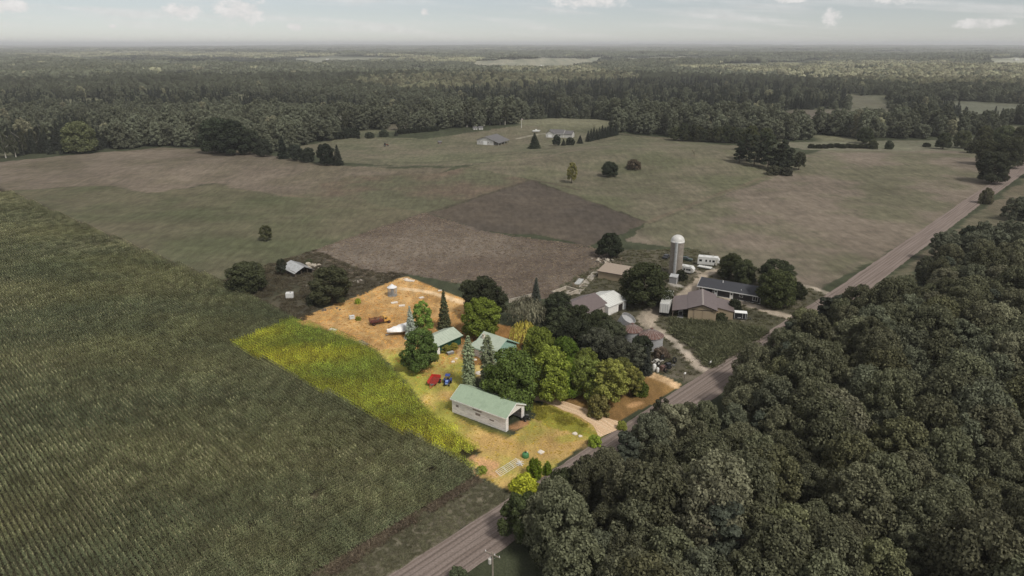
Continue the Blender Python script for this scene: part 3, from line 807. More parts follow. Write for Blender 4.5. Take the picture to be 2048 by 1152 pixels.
# ------------------------------------------------------------------ corn
def corn_patch(name, seed, rows=2, L=1.52, sp=.76, lk=1.0):
    rng = np.random.default_rng(seed); P0 = []; 
    parts = []
    for r in range(rows):
        y = (r - (rows - 1) / 2) * sp
        xs = np.arange(-L / 2, L / 2 - .01, .19) + rng.normal(size=8) * .03
        for x in xs:
            h = rng.normal(1.95, .12); yy = y + rng.normal() * .035
            for k in range(6):
                zb = h * (.38 + .1 * k); a = rng.uniform(0, 6.28)
                if rng.random() < .6: a = (math.pi / 2 if k % 2 else -math.pi / 2) + rng.normal() * .6
                ln = rng.uniform(.24, .38) * (1.2 - .15 * k) * lk; d = np.array([math.cos(a), math.sin(a), 0]); w = np.array([-d[1], d[0], 0]) * .045
                b0 = np.array([x, yy, zb]); m1 = b0 + d * ln * .5 + [0, 0, ln * .42]; e = b0 + d * ln + [0, 0, ln * rng.uniform(-.1, .3)]
                parts.append(np.array([b0 - w * .8, b0 + w * .8, m1 + w * 1.2, m1 - w * 1.2, m1 - w * 1.2, m1 + w * 1.2, e + w * .3, e - w * .3]))
            t0 = np.array([x, yy, h * .9]); 
            for q in range(2):
                dd = np.array([rng.normal() * .1, rng.normal() * .1, .38]); s = np.array([.022, 0, 0]) if q else np.array([0, .022, 0])
                parts.append(np.array([t0 - s, t0 + s, t0 + dd + s * 1.6, t0 + dd - s * 1.6] * 2))
    V = np.concatenate(parts); Fq = np.arange(len(V)).reshape(-1, 4)
    me = fast_mesh(name, V, Fq)
    return me


def cornmat(name, c1, c2, tas, c3=None):
    m = leafmat(name, .3, .4, (0, 0, 0), .06); nt = m.node_tree
    rgb = [n for n in nt.nodes if n.type == 'RGB'][0]; sc_ = [n for n in nt.nodes if n.type == 'VECT_MATH'][0]
    ge = [n for n in nt.nodes if n.type == 'NEW_GEOMETRY'][0]
    mp = N(nt, 'ShaderNodeMapping'); mp.inputs['Rotation'].default_value = (0, 0, .76); mp.inputs['Scale'].default_value = (.35, 1, 1); nt.links.new(ge.outputs['Position'], mp.inputs[0])
    n = N(nt, 'ShaderNodeTexNoise'); n.inputs['Scale'].default_value = .05; n.inputs['Detail'].default_value = 5; nt.links.new(mp.outputs[0], n.inputs['Vector'])
    c = mixc(nt, smooth(nt, n.outputs[0], .38, .64), tuple(c1), tuple(c2))
    sp = N(nt, 'ShaderNodeSeparateXYZ'); nt.links.new(ge.outputs['Position'], sp.inputs[0])
    c = mixc(nt, smooth(nt, sp.outputs[2], 1.86, 2.15), c, tuple(tas))
    nt.links.new(c, sc_.inputs[0])
    return m


CORN_DULL = cornmat('corn_leaf_dull', alb((94, 99, 75), 2.1), alb((108, 109, 79), 2.1), alb((134, 130, 104), 2.3))
CORN_GOLD = cornmat('corn_leaf_yellow', alb((124, 136, 62), 2.5), alb((168, 164, 62), 2.5), alb((196, 182, 90), 2.4))
patches = [corn_patch('corn_patch', 200 + i) for i in range(6)]
patches_g = [corn_patch('corn_patch', 220 + i, lk=.62) for i in range(6)]
ed = np.array([0.727, -0.687]); en = np.array([0.687, 0.727])      # along the rows, across them
u0, u1 = -420, 170; v0, v1 = -160, 320
uu, vv = np.meshgrid(np.arange(u0, u1, 1.52), np.arange(v0, v1, 1.52)); px_ = uu * ed[0] + vv * en[0]; py_ = uu * ed[1] + vv * en[1]
px_, py_ = px_.ravel(), py_.ravel()
dep = py_
k = inside(CORNW, px_, py_) & (py_ > 40) & (np.abs(px_) < 0.82 * (0.94 * py_ + 24) + 20)
for bx, by, r in ((632, 994, 1.5), (505, 1064, 1.0), (860, 948, .9)):
    p = G(bx, by); k &= np.hypot(px_ - p[0], py_ - p[1]) > r
px_, py_ = px_[k], py_[k]
lotm = inside(LOTW, px_, py_)
head = segdist(W2([(952, 955), (800, 1045), (625, 1152), (480, 1240)]), px_, py_) < 15.5
crng = np.random.default_rng(8)
for sel, nm, lb, mt, ms in ((~lotm, 'corn_crop', 'wide dull green field of standing corn in long rows', CORN_DULL, patches), (lotm, 'corn_strip', 'bright yellow green corn beside the yard, ripening in rows', CORN_GOLD, patches_g)):
    n = int(sel.sum()); x = px_[sel]; y = py_[sel]
    rz = math.atan2(ed[1], ed[0]) + np.where(head[sel] & ~lotm[sel], math.pi / 2, 0) + math.pi * crng.integers(0, 2, n)
    hs_ = 0.86 + .3 * fbm(x, y, 30, 7, 3)
    scatter(nm, lb, 'corn', np.stack([x, y, hgt(x, y)], 1), rz, np.stack([np.full(n, 1.0), np.full(n, 1.0), hs_ * (.8 if nm == 'corn_strip' else 1)], 1), crng.integers(0, 6, n), ms, mt)


# ------------------------------------------------------------------ weeds and rough grass
def tuft(name, seed, n=70, rad=.9, h=.7, w=.05, lean=.5):
    rng = np.random.default_rng(seed); a = rng.uniform(0, 6.28, n); r = np.sqrt(rng.uniform(0, 1, n)) * rad
    b0 = np.stack([np.cos(a) * r, np.sin(a) * r, np.zeros(n)], 1); hh = h * rng.uniform(.4, 1.1, n) * (1.1 - .5 * r / rad)
    d = rng.normal(size=(n, 3)) * lean * h; d[:, 2] = 0; tip = b0 + d + np.stack([0 * hh, 0 * hh, hh], 1); s = unit(np.cross(tip - b0, rng.normal(size=(n, 3)))) * w * rng.uniform(.6, 1.4, n)[:, None]
    m1 = (b0 + tip) / 2 + np.stack([0 * hh, 0 * hh, hh * .15], 1)
    V = np.stack([b0, m1 - s, tip, m1 + s], 1).reshape(-1, 3)
    return fast_mesh(name, V, np.arange(4 * n).reshape(-1, 4))


def weeds(name, label, poly, count, hrange, col, spread=.5, seed=1, lotonly=None, clump=0.0):
    rng = np.random.default_rng(seed); Pw = W2(poly) if isinstance(poly, list) else poly
    lo = Pw.min(0); hi = Pw.max(0); x = rng.uniform(lo[0], hi[0], count * 6); y = rng.uniform(lo[1], hi[1], count * 6)
    k = inside(Pw, x, y) & ~inside(CORNW, x, y)
    if lotonly is not None: k &= inside(LOTW, x, y) == lotonly
    for p, hw in KEEP_CLEAR: k &= segdist(p, x, y) > hw
    if clump: k &= fbm(x, y, 9, seed, 3) > clump
    x = x[k][:count]; y = y[k][:count]; n = len(x)
    mt = leafmat(name + '_blades', .4, spread, alb(col, 2.0), .15)
    scatter(name, label, 'weeds', np.stack([x, y, hgt(x, y)], 1), rng.uniform(0, 6.28, n), rng.uniform(*hrange, n), rng.integers(0, 4, n), [tuft('tuft', seed * 10 + i) for i in range(4)], mt)


KEEP_CLEAR = [(np.array(road_line), 4.2), (np.array(DV), 2.4)] + [(W2(l[0]), l[1] * .4) for l in LINES[14:] if l[1] > 1.5] + [(W2(l[0]), l[1] * .5) for l in LOTL[:1]]
weeds('tall_weeds', 'rank dark weeds and brambles in front of the tan pole barn', [(1345, 640), (1440, 650), (1500, 655), (1545, 668), (1490, 705), (1420, 735), (1400, 700), (1350, 670)], 900, (.8, 2.2), (88, 89, 68), .5, 3)
weeds('rough_weeds', 'dry brown weeds over the rough field behind the yard', ZONES[4][0], 6500, (.2, .5), (130, 118, 104), .5, 4)
weeds('yard_weeds', 'unmown greenish grass round the neighbouring farm buildings', ZONES[10][0], 2600, (.35, .9), (92, 90, 70), .5, 5)
weeds('scrub_weeds', 'scruffy weeds round the ruined shed', ZONES[9][0], 1100, (.5, 1.2), (84, 78, 64), .5, 6)
weeds('golden_weeds', 'dry golden grass in the upper yard', LOTZ[0][0], 1700, (.18, .42), (190, 158, 106), .4, 7, True)
weeds('lawn_tufts', 'yellowing lawn grass round the green-roofed barn', LOTZ[1][0], 900, (.1, .26), (184, 164, 84), .4, 8, True)
weeds('bank_weeds', 'green weeds with dry stems in a curved bed beside the drive', LOTZ[4][0], 150, (.4, .8), (140, 134, 64), .6, 9, True, .45)
weeds('verge_grass', 'short grey-green grass on the verge between corn and road', ZONES[11][0], 1500, (.2, .5), (106, 104, 84), .4, 10)
weeds('ditch_weeds', 'brown weeds along the edge of the corn by the road', [(950, 957), (965, 962), (800, 1062), (668, 1152), (625, 1152), (800, 1045)], 420, (.5, 1.1), (104, 94, 80), .5, 12)
# ------------------------------------------------------------------ woods
DARK, MID, PALE, OLIVE, BLUE, BROWN = (66, 72, 52), (82, 87, 63), (96, 98, 74), (92, 90, 60), (72, 80, 70), (92, 84, 70)
roadA = np.array(road_line)
wr = np.random.default_rng(21)
cand = []
S = 6.0
for a in np.arange(-60, 520, S):
    for q in np.arange(5.5, 190, S):
        p = RD0 + rdir * (a + wr.uniform(-2, 2)) + np.array([rdir[1], -rdir[0]]) * (q + (0 if q < 7 else wr.uniform(-2.2, 2.2)) + 1.6)
        cand.append((p[0], p[1], q))
cand = np.array(cand)
pxx, pyy = proj(cand[:, 0], cand[:, 1], 6.0)
okv = (cand[:, 1] > 44) & (pxx > 850) & (pxx < 2150) & (pyy < 1260)
openr = [W2([(1840, 478), (1960, 452), (2250, 430), (2250, 482), (1990, 496), (1900, 512)]), W2([(1985, 395), (2200, 330), (2200, 425), (2000, 440)])]
for P_ in openr: okv &= ~inside(P_, cand[:, 0], cand[:, 1])
# the wood stands back from the road at its near end and thins out at its far end
ddist = np.hypot(cand[:, 0], cand[:, 1])
along = (cand[:, 0] - RD0[0]) * rdir[0] + (cand[:, 1] - RD0[1]) * rdir[1]
okv &= ~((along < 17) & (cand[:, 2] < 14)) & ~((along < 8) & (cand[:, 2] < 22))
okv &= ~((along > 62) & (along < 84) & (cand[:, 2] < 7))
okv &= ~((along > 145) & (cand[:, 2] < 9.6 + 2.5 * wr.random(len(cand))))
okv &= ~((along > 255) & (cand[:, 2] < 12) & (wr.random(len(cand)) < .5))
cand = cand[okv]; ddist = ddist[okv]; along = along[okv]
ordr = np.argsort(ddist); NEARN = 300
pk = [(121, 121, 96), (106, 107, 84), (114, 115, 90), (114, 117, 96), (118, 118, 88), (110, 111, 88), (136, 135, 110)]
for r_, i in enumerate(ordr[:NEARN]):
    x, y, q = cand[i]
    big = wr.uniform(.68, 1.38) * (0.74 if q < 8 else 1.0)
    if along[i] > 145 and q < 24: big *= .55 + .015 * (q - 8)
    ci = int(wr.choice(7, p=[.26, .2, .2, .14, .06, .1, .04])); col = pk[ci]
    where = 'front row along the road' if q < 9 or (along[i] > 145 and q < 16) else 'far part of the wood' if ddist[i] > 170 else 'middle of the wood' if ddist[i] > 105 else 'near part of the wood'
    tone = 'dark green' if ci in (1, 5) else 'olive green' if ci == 4 else 'paler green' if ci == 6 else 'greyish green' if ci == 3 else 'mid green'
    if wr.random() < (.16 if ddist[i] > 150 else .05):
        plant('pine_tree', 'pine', x, y, 3.2 * min(big, 1.1), 10.5 * big, (88, 93, 80), 'dark pine among the leafy trees in the %s' % where, 'tree', 'pines of the roadside wood'); continue
    plant('deciduous_tree', 'maple', x, y, 4.3 * big * wr.uniform(.9, 1.08), 11.3 * big * wr.uniform(.86, 1.1), col,
          'leafy %s tree in the %s across the road' % (tone, where) if 'row' not in where else 'leafy %s tree in the %s opposite the fields' % (tone, where), 'tree', 'trees of the roadside wood')
rest = cand[ordr[NEARN:]]

# the far forest, thinning to masses with distance
OPENP = [np.array(p) for p in OPEN]
CONIF = [np.array([(830, 196), (1000, 182), (1250, 166), (1420, 166), (1560, 180), (1740, 192), (1730, 218), (1500, 237), (1240, 236), (1130, 208), (900, 208)]),
         np.array([(0, 205), (200, 195), (420, 190), (600, 200), (560, 225), (300, 232), (0, 232)]), np.array([(1390, 205), (1740, 205), (1740, 262), (1640, 264), (1600, 222), (1390, 218)]),
         np.array([(1090, 118), (1380, 116), (1540, 112), (1380, 124), (1100, 127)]), np.array([(110, 118), (320, 116), (660, 122), (520, 130), (240, 126)]), np.array([(380, 103), (760, 104), (760, 108), (400, 107)])]
SUNTINTP = [np.array([(690, 180), (760, 162), (1000, 156), (1190, 150), (1290, 158), (1240, 168), (1000, 182), (830, 194)]), np.array([(0, 112), (300, 106), (760, 112), (1000, 122), (920, 130), (640, 124), (330, 114), (120, 122)]),
         np.array([(1340, 140), (1700, 128), (2100, 134), (2100, 190), (1800, 182), (1560, 160)]), np.array([(1000, 142), (1180, 140), (1190, 150), (1010, 152)])]  # stands coloured as if in sun between cloud shadows
fr = np.random.default_rng(77)
EDGE = np.array([(-900, 330), (0, 320), (200, 302), (330, 292), (470, 298), (540, 306), (620, 296), (690, 267), (850, 260), (950, 255), (1040, 246), (1160, 261), (1340, 273), (1480, 284), (1560, 282), (1860, 277), (2100, 262), (2400, 250)], float)


def sample(d0, d1, cell):
    n = int(0.5 * 1.62 * (d1 * d1 - d0 * d0) / cell)
    d = np.sqrt(fr.uniform(d0 * d0, d1 * d1, n)); a = fr.uniform(-.81, .81, n)
    x = d * np.sin(a); y = d * np.cos(a); z = hgt(x, y)
    u, v = proj(x, y, z)
    k = np.ones(n, bool)
    for P_ in OPENP: k &= ~inside(P_, u, v)
    k &= segdist(roadA, x, y) > 7
    k &= v < np.interp(u, EDGE[:, 0], EDGE[:, 1])
    k &= ~((fbm(x, y, 95, 51, 3) > .615) & (np.hypot(x, y) > 590))
    return x[k], y[k], z[k], u[k], v[k]


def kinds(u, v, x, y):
    con = np.zeros(len(u), bool); sun_tint = np.zeros(len(u), bool)
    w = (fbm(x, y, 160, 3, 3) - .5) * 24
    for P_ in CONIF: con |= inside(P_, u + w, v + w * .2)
    for P_ in SUNTINTP: sun_tint |= inside(P_, u + w, v + w * .3)
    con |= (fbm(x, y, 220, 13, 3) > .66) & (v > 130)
    con &= fr.random(len(u)) < .86; sun_tint |= fr.random(len(u)) < .03; sun_tint &= fr.random(len(u)) < .8
    return con, sun_tint & ~con


lod = {}
lod['dec'] = [crown_round('far_crown', 300 + i, 3600, 4.4 + .5 * (i % 3), 13 + 1.2 * (i % 4), .08, .3, 30 + i, .4) for i in range(6)]
lod['con'] = [crown_spruce('far_conifer', 320 + i, 15 + i, 2.7, 1700, .05, .75, .35, .42) for i in range(4)]
cr_ = np.random.default_rng(9)
def clump(n, ext, r, h): return [(cr_.uniform(-ext, ext), cr_.uniform(-ext, ext), r * cr_.uniform(.75, 1.25), h * cr_.uniform(.8, 1.15)) for _ in range(n)]
lod['dec2'] = [lump_mesh('far_clump', 340 + i, clump(7, 9, 4.6, 13), 3, 90, 1.0) for i in range(5)]
lod['con2'] = [lump_mesh('far_clump', 350 + i, clump(10, 9, 2.8, 15), 2, 40, .8, True) for i in range(4)]
lod['dec3'] = [lump_mesh('far_clump', 360 + i, clump(30, 27, 6.0, 14), 2, 12, 2.2) for i in range(5)]
lod['con3'] = [lump_mesh('far_clump', 370 + i, clump(36, 27, 4.4, 16), 2, 8, 2.0, True) for i in range(4)]
FDEC = leafmat('far_leaf', .12, .28, alb((112, 115, 96)), .006)
FCON = leafmat('far_needle', .05, .25, alb((76, 80, 70)), .006)
FSUNTINT = leafmat('pale_leaf', .2, .3, alb((158, 156, 128)), .006)  # patches of sunlight put into the leaf colour
acc = {'dec': [], 'con': [], 'pal': []}
for d0, d1, cell, sfx, mul in ((330, 700, 48, '', 1.25), (700, 1650, 72, '', 1.05), (1650, 2900, 210, '2', 1.0), (2900, 7000, 1700, '3', 1.05), (7000, 16000, 16000, '3', 2.4), (16000, 34000, 110000, '3', 4.5)):
    x, y, z, u, v = sample(d0, d1, cell)
    con, sun_tint = kinds(u, v, x, y)
    if d0 < 400:      # keep clear of the pastures in front and of the individual trees
        k = y > 260; x, y, z, u, v, con, sun_tint = (q[k] for q in (x, y, z, u, v, con, sun_tint))
    for nm, mk in (('dec', ~con & ~sun_tint), ('con', con), ('pal', sun_tint)):
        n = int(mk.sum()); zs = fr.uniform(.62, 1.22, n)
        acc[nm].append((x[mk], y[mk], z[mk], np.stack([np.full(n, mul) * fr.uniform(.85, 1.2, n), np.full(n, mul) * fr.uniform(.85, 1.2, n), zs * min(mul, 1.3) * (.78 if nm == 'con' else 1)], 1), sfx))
acc['dec'].append((rest[:, 0], rest[:, 1], hgt(rest[:, 0], rest[:, 1]), np.full((len(rest), 3), .8), ''))
for nm, on, lb, cat, mt in (('dec', 'distant_forest', 'dark leafy forest stretching to the horizon', 'forest', FDEC), ('con', 'conifer_forest', 'dark close stands of conifers within the forest', 'forest', FCON), ('pal', 'pale_woods', 'lighter yellow green stretches of forest in the distance', 'forest', FSUNTINT)):
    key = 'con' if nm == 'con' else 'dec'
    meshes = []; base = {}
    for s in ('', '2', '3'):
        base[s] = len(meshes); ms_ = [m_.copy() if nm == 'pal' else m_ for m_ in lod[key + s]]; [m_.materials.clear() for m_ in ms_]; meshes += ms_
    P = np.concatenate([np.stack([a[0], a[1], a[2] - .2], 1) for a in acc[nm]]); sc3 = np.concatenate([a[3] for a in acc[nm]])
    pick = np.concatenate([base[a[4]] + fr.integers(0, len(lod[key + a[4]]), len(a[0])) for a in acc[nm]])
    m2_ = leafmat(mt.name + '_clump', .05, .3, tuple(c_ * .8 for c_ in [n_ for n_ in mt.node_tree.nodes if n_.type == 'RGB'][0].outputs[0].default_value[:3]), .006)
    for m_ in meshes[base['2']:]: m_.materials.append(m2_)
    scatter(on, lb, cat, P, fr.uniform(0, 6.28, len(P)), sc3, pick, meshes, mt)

# ------------------------------------------------------------------ trees one can tell apart: (kind, foot in the photo, radius, height, colour, label)
TL = [
    # inside the bright yard
    ('maple', 838, 741, 4.3, 10.6, (80, 96, 44), 'round dark green maple left of the green shed'),
    ('spruce', 822, 676, 1.9, 9.2, (176, 186, 170), 'pale silvery blue spruce beside the white wrapped boat'),
    ('loose', 847, 668, 3.0, 9.4, (116, 138, 54), 'light green birch next to the silvery spruce'),
    ('spruce', 889, 657, 2.3, 11.5, (96, 102, 70), 'dark narrow spruce behind the green shed'),
    ('maple', 963, 674, 5.4, 10.4, (108, 122, 42), 'broad green maple between the green shed and the house'),
    ('willow', 1048, 692, 3.6, 7.2, (176, 160, 66), 'yellowing weeping tree behind the pale green house roof'),
    ('column', 938, 772, 1.45, 12.6, (140, 150, 112), 'blue-green columnar spruce standing nearest the blue tractor'),
    ('column', 976, 774, 1.75, 13.0, (140, 150, 112), 'blue-green columnar spruce touching the large maple'),
    ('maple', 1024, 808, 5.9, 13.0, (86, 100, 44), 'large dense maple behind the green-roofed barn'),
    ('maple', 1100, 800, 4.8, 12.6, (122, 132, 46), 'bright yellow green tree in the middle of the yard grove'),
    ('maple', 1082, 735, 4.2, 10.5, (112, 124, 46), 'yellow green tree close behind the house'),
    ('maple', 1135, 790, 3.8, 9.0, (92, 112, 34), 'mid green tree shading the drive'),
    ('maple', 1130, 742, 3.6, 8.6, (84, 104, 36), 'dark green tree at the back of the yard grove'),
    ('maple', 1178, 795, 4.0, 9.6, (110, 118, 52), 'grey green tree right of the bright grove tree'),
    ('loose', 1215, 808, 4.3, 10.4, (136, 138, 62), 'golden tipped tree near the road in the yard'),
    ('maple', 1172, 760, 3.2, 8.0, (104, 110, 46), 'low olive tree at the rear edge of the yard'),
    ('loose', 1258, 792, 3.0, 7.2, (132, 130, 62), 'smaller golden tree at the road end of the grove'),
    ('maple', 1240, 770, 2.8, 6.8, (100, 100, 48), 'dull olive tree behind the smaller golden tree'),
    ('bush', 1280, 789, 2.1, 3.6, (92, 108, 42), 'dark green bush at the road end of the grove'),
    ('bush', 1197, 829, 2.7, 4.6, (120, 114, 62), 'brownish drooping bush at the edge of the drive'),
    ('bush', 1046, 986, 2.6, 3.6, (146, 150, 48), 'yellow green bush at the near corner of the yard'),
    ('bush', 1068, 955, 1.5, 4.0, (112, 138, 34), 'tall green sapling beside the white metal gate'),
    ('bush', 1095, 948, 0.9, 2.8, (116, 140, 40), 'small green sapling near the road edge'),
    ('bush', 1190, 890, 1.5, 2.2, (118, 130, 50), 'low green shrub beside the mouth of the drive'),
    ('bush', 1243, 858, 1.1, 1.8, (120, 124, 60), 'small shrub between the drive and the road'),
    ('bush', 716, 607, 1.0, 1.7, (150, 158, 44), 'small green bush above the white freezer'),
    ('bush', 717, 640, 0.9, 1.1, (140, 140, 40), 'little bush growing against the white freezer'),
    ('bush', 963, 944, 1.2, 1.2, (130, 140, 50), 'low weeds bush at the end of the corn'),
    ('bush', 892, 703, 1.5, 1.9, (120, 118, 48), 'bushy plants along the wall of the green shed'),
    ('bush', 907, 697, 1.3, 1.6, (146, 134, 52), 'yellowish plants along the wall of the green shed'),
    # the neighbouring farm and the fields
    ('maple', 495, 582, 6.3, 9.6, (60, 62, 44), 'broad dark tree at the corner of the corn field'),
    ('loose', 563, 550, 2.0, 5.6, (66, 70, 56), 'small dark tree beside the silver roofed ruin'),
    ('bush', 618, 529, 1.5, 2.2, (76, 78, 58), 'shrub on the rubble heap behind the ruin'),
    ('maple', 664, 604, 6.6, 11.2, (72, 74, 54), 'big spreading tree right of the silver roofed ruin'),
    ('bush', 632, 606, 3.2, 3.4, (56, 58, 44), 'dark undergrowth bush below the big spreading tree'),
    ('loose', 533, 481, 2.9, 6.2, (74, 74, 52), 'lone small tree in the left pasture'),
    ('maple', 972, 634, 6.0, 12.0, (62, 66, 46), 'big dark tree just behind the yard'),
    ('bush', 935, 580, 2.5, 3.4, (64, 66, 48), 'bush left of the big dark tree behind the yard'),
    ('willow', 1053, 648, 5.4, 8.4, (110, 106, 86), 'grey weeping willow behind the house'),
    ('spruce', 1072, 606, 2.0, 8.2, (72, 76, 68), 'thin dark spruce rising behind the grey willow'),
    ('maple', 1112, 648, 4.2, 9.2, (52, 56, 42), 'very dark tree right of the grey willow'),
    ('maple', 1122, 672, 4.0, 8.0, (64, 68, 50), 'round dark tree in front of the very dark tree'),
    ('maple', 1160, 664, 4.2, 7.6, (60, 64, 46), 'dark tree in front of the brown roofed barn'),
    ('maple', 1195, 664, 3.8, 6.2, (58, 62, 44), 'dark low tree at the gable of the brown roofed barn'),
    ('maple', 1148, 696, 4.2, 8.0, (56, 60, 44), 'round shadowy tree on the yard boundary'),
    ('maple', 1192, 722, 4.3, 9.0, (84, 86, 70), 'grey green tree on the boundary left of the grain bins'),
    ('maple', 1226, 690, 3.6, 6.6, (76, 80, 62), 'grey green tree close to the smaller grain bin'),
    ('maple', 1234, 738, 4.0, 8.4, (86, 88, 72), 'pale grey green tree in front of the grain bins'),
    ('loose', 1264, 745, 3.2, 7.4, (82, 84, 68), 'thin grey green tree right in the boundary row'),
    ('maple', 1278, 716, 2.9, 6.0, (50, 54, 42), 'dark tree against the larger grain bin'),
    ('spruce', 1292, 748, 1.8, 7.2, (66, 70, 62), 'dark spruce beside the junk machinery'),
    ('spruce', 1271, 744, 1.5, 6.4, (70, 74, 64), 'narrow dark spruce in the boundary row'),
    ('bush', 1322, 714, 2.1, 2.6, (92, 80, 70), 'reddish brown bush below the larger grain bin'),
    ('maple', 1284, 610, 7.4, 13.0, (58, 62, 42), 'huge spreading tree left of the silo'),
    ('maple', 1217, 514, 5.0, 9.2, (46, 50, 38), 'dark tree behind the flat tan shed'),
    ('maple', 1457, 556, 4.0, 8.6, (62, 66, 46), 'left of the two dark trees behind the long grey house'),
    ('maple', 1487, 568, 4.0, 8.2, (64, 68, 48), 'right of the two dark trees behind the long grey house'),
    ('maple', 1548, 612, 5.8, 11.4, (64, 68, 44), 'big round tree at the end of the long grey house'),
    ('maple', 1552, 580, 5.6, 9.6, (56, 60, 44), 'dark tree behind the big round tree by the grey house'),
    ('maple', 1592, 596, 3.2, 5.2, (54, 58, 42), 'low dark tree right of the big round tree'),
    ('bush', 1362, 560, 2.1, 3.6, (54, 58, 44), 'dark bush at the foot of the silo'),
    ('bush', 1468, 628, 2.2, 4.8, (56, 60, 46), 'dark bush against the right lean-to of the tan pole barn'),
    ('bush', 1440, 642, 2.0, 2.4, (60, 64, 46), 'weedy bush at the right corner of the tan pole barn'),
    ('loose', 1143, 366, 3.2, 11.5, (122, 120, 72), 'slim pale yellow tree alone on the field corner'),
    ('maple', 1220, 353, 4.8, 8.6, (50, 56, 44), 'round dark evergreen alone on the hill'),
    ('bush', 1267, 338, 4.9, 6.0, (88, 80, 66), 'brownish bush on the hill right of the round evergreen'),
    ('bare', 1388, 313, 3.0, 6.0, (90, 84, 76), 'bare grey tree on the crest of the hill'),
    ('pine', 1478, 326, 4.2, 13.5, (52, 58, 46), 'leftmost pine of the clump in the middle of the field'),
    ('pine', 1508, 332, 4.6, 18, (58, 62, 50), 'tall pine second from the left in the field clump'),
    ('pine', 1535, 337, 5.0, 19, (62, 66, 52), 'tallest pine in the middle of the field clump'),
    ('pine', 1556, 342, 4.4, 16, (56, 60, 48), 'dense pine right of the tallest in the field clump'),
    ('pine', 1578, 342, 4.0, 13, (58, 62, 50), 'medium pine near the right end of the field clump'),
    ('pine', 1492, 322, 4.4, 16, (56, 60, 48), 'thick pine behind the leftmost one of the field clump'), ('pine', 1522, 326, 4.6, 18, (54, 58, 46), 'thick pine at the back of the field clump'), ('pine', 1566, 330, 4.2, 15, (58, 62, 50), 'pine at the back right of the field clump'), ('bush', 1545, 349, 4.4, 5.5, (70, 70, 56), 'scrubby bush under the field clump of pines'), ('bush', 1572, 350, 4.0, 4.6, (66, 66, 54), 'low scrub at the right foot of the field clump'),
    ('loose', 1597, 340, 4.0, 11, (72, 74, 58), 'leafy tree at the right end of the field clump'),
    ('maple', 1500, 302, 6.5, 17, (78, 82, 56), 'olive green tree behind the field clump of pines'),
    ('maple', 1528, 300, 6.0, 15, (72, 76, 54), 'second leafy tree behind the field clump of pines'),
    ('maple', 1727, 287, 6.2, 12, (56, 60, 44), 'dark round tree in the strip of meadow'),
    ('bush', 1745, 298, 3.8, 6.5, (70, 72, 54), 'bush below the dark round tree in the meadow strip'),
    ('bush', 1778, 298, 3.4, 6.0, (66, 70, 54), 'round bush alone in the meadow strip'),
    ('maple', 1982, 366, 8.5, 17, (54, 56, 44), 'dark broad tree where the field meets the far road'),
    ('maple', 2015, 335, 8.0, 18, (66, 68, 52), 'tree behind the dark broad tree by the far road'),
    ('maple', 1972, 330, 7, 15, (70, 72, 54), 'olive tree left behind the dark broad tree'),
    ('bush', 1970, 407, 3.4, 8.0, (86, 84, 66), 'small thin tree beside the far road'),
    ('maple', 1885, 298, 5.5, 12, (66, 70, 52), 'left tree of the hedge along the far field edge'), ('maple', 1922, 296, 6.5, 13, (74, 76, 56), 'middle tree of the hedge along the far field edge'),
    ('bush', 1945, 306, 5.0, 9, (72, 74, 56), 'round bush at the end of the far hedge'), ('maple', 1965, 292, 6.5, 15, (78, 80, 58), 'tall tree of the far hedge near the road'), ('maple', 2005, 298, 8, 17, (74, 78, 56), 'wide tree by the road beyond the hedge'), ('maple', 2040, 300, 8, 17, (72, 74, 56), 'rightmost tree by the far road'),
    ('maple', 165, 306, 11.5, 22, (92, 96, 68), 'big light green tree on the edge of the left forest'),
    ('maple', 432, 306, 12, 24, (54, 60, 46), 'left tree of the huge dark group at the forest edge'), ('maple', 470, 310, 13, 23, (50, 56, 44), 'middle tree of the huge dark group at the forest edge'), ('maple', 500, 309, 9, 17, (56, 60, 48), 'right tree of the huge dark group at the forest edge'),
    ('maple', 529, 313, 5.5, 11.5, (56, 60, 50), 'dark evergreen left of the field gap'), ('spruce', 567, 317, 4.6, 14.5, (48, 54, 46), 'dark spruce in the row at the field gap'), ('maple', 595, 321, 5.0, 10, (52, 56, 48), 'low dark evergreen in the row at the field gap'), ('maple', 616, 324, 4.6, 9.0, (56, 60, 50), 'second low dark evergreen at the field gap'),
    ('maple', 654, 330, 5.6, 13, (50, 56, 46), 'round dark evergreen on the field edge'), ('spruce', 676, 330, 4.0, 12.5, (58, 62, 54), 'pointed evergreen leaning on the round one on the field edge'),
    ('spruce', 1069, 297, 5.2, 11.0, (56, 62, 50), 'lone dark spruce right of the white far barn'),
    ('maple', 1112, 292, 3.4, 8.2, (52, 58, 48), 'dark evergreen in front of the far house'), ('spruce', 1127, 291, 2.2, 5.0, (56, 60, 50), 'little pointed evergreen below the far house'), ('bush', 1141, 290, 3.8, 5.8, (52, 56, 46), 'clipped dark shrub below the far house'), ('spruce', 1160, 287, 3, 6.4, (60, 64, 56), 'evergreen at the end of the far house lawn'),
    ('bush', 740, 276, 4.0, 5, (62, 66, 54), 'bush at the back of the far meadow'), ('bush', 768, 273, 4.4, 5.6, (60, 64, 52), 'rounder bush at the back of the far meadow'), ('spruce', 717, 277, 1.8, 4.5, (56, 60, 52), 'tiny evergreen in the far meadow'), ('spruce', 792, 272, 2.0, 4.5, (56, 60, 52), 'tiny evergreen right of the rounder bush'),
    ('maple', 1120, 1012, 2.9, 7.2, (66, 72, 50), 'dark roadside tree opposite the near corner of the yard'), ('maple', 1040, 1078, 3.6, 8.8, (70, 78, 50), 'round tree beside the road below the yard corner'),
    ('bush', 918, 1164, 1.5, 2.6, (70, 76, 56), 'small bush on the verge by the utility pole'),
    ('loose', 1318, 862, 2.2, 7.2, (70, 70, 56), 'thin grey tree standing against the road'),
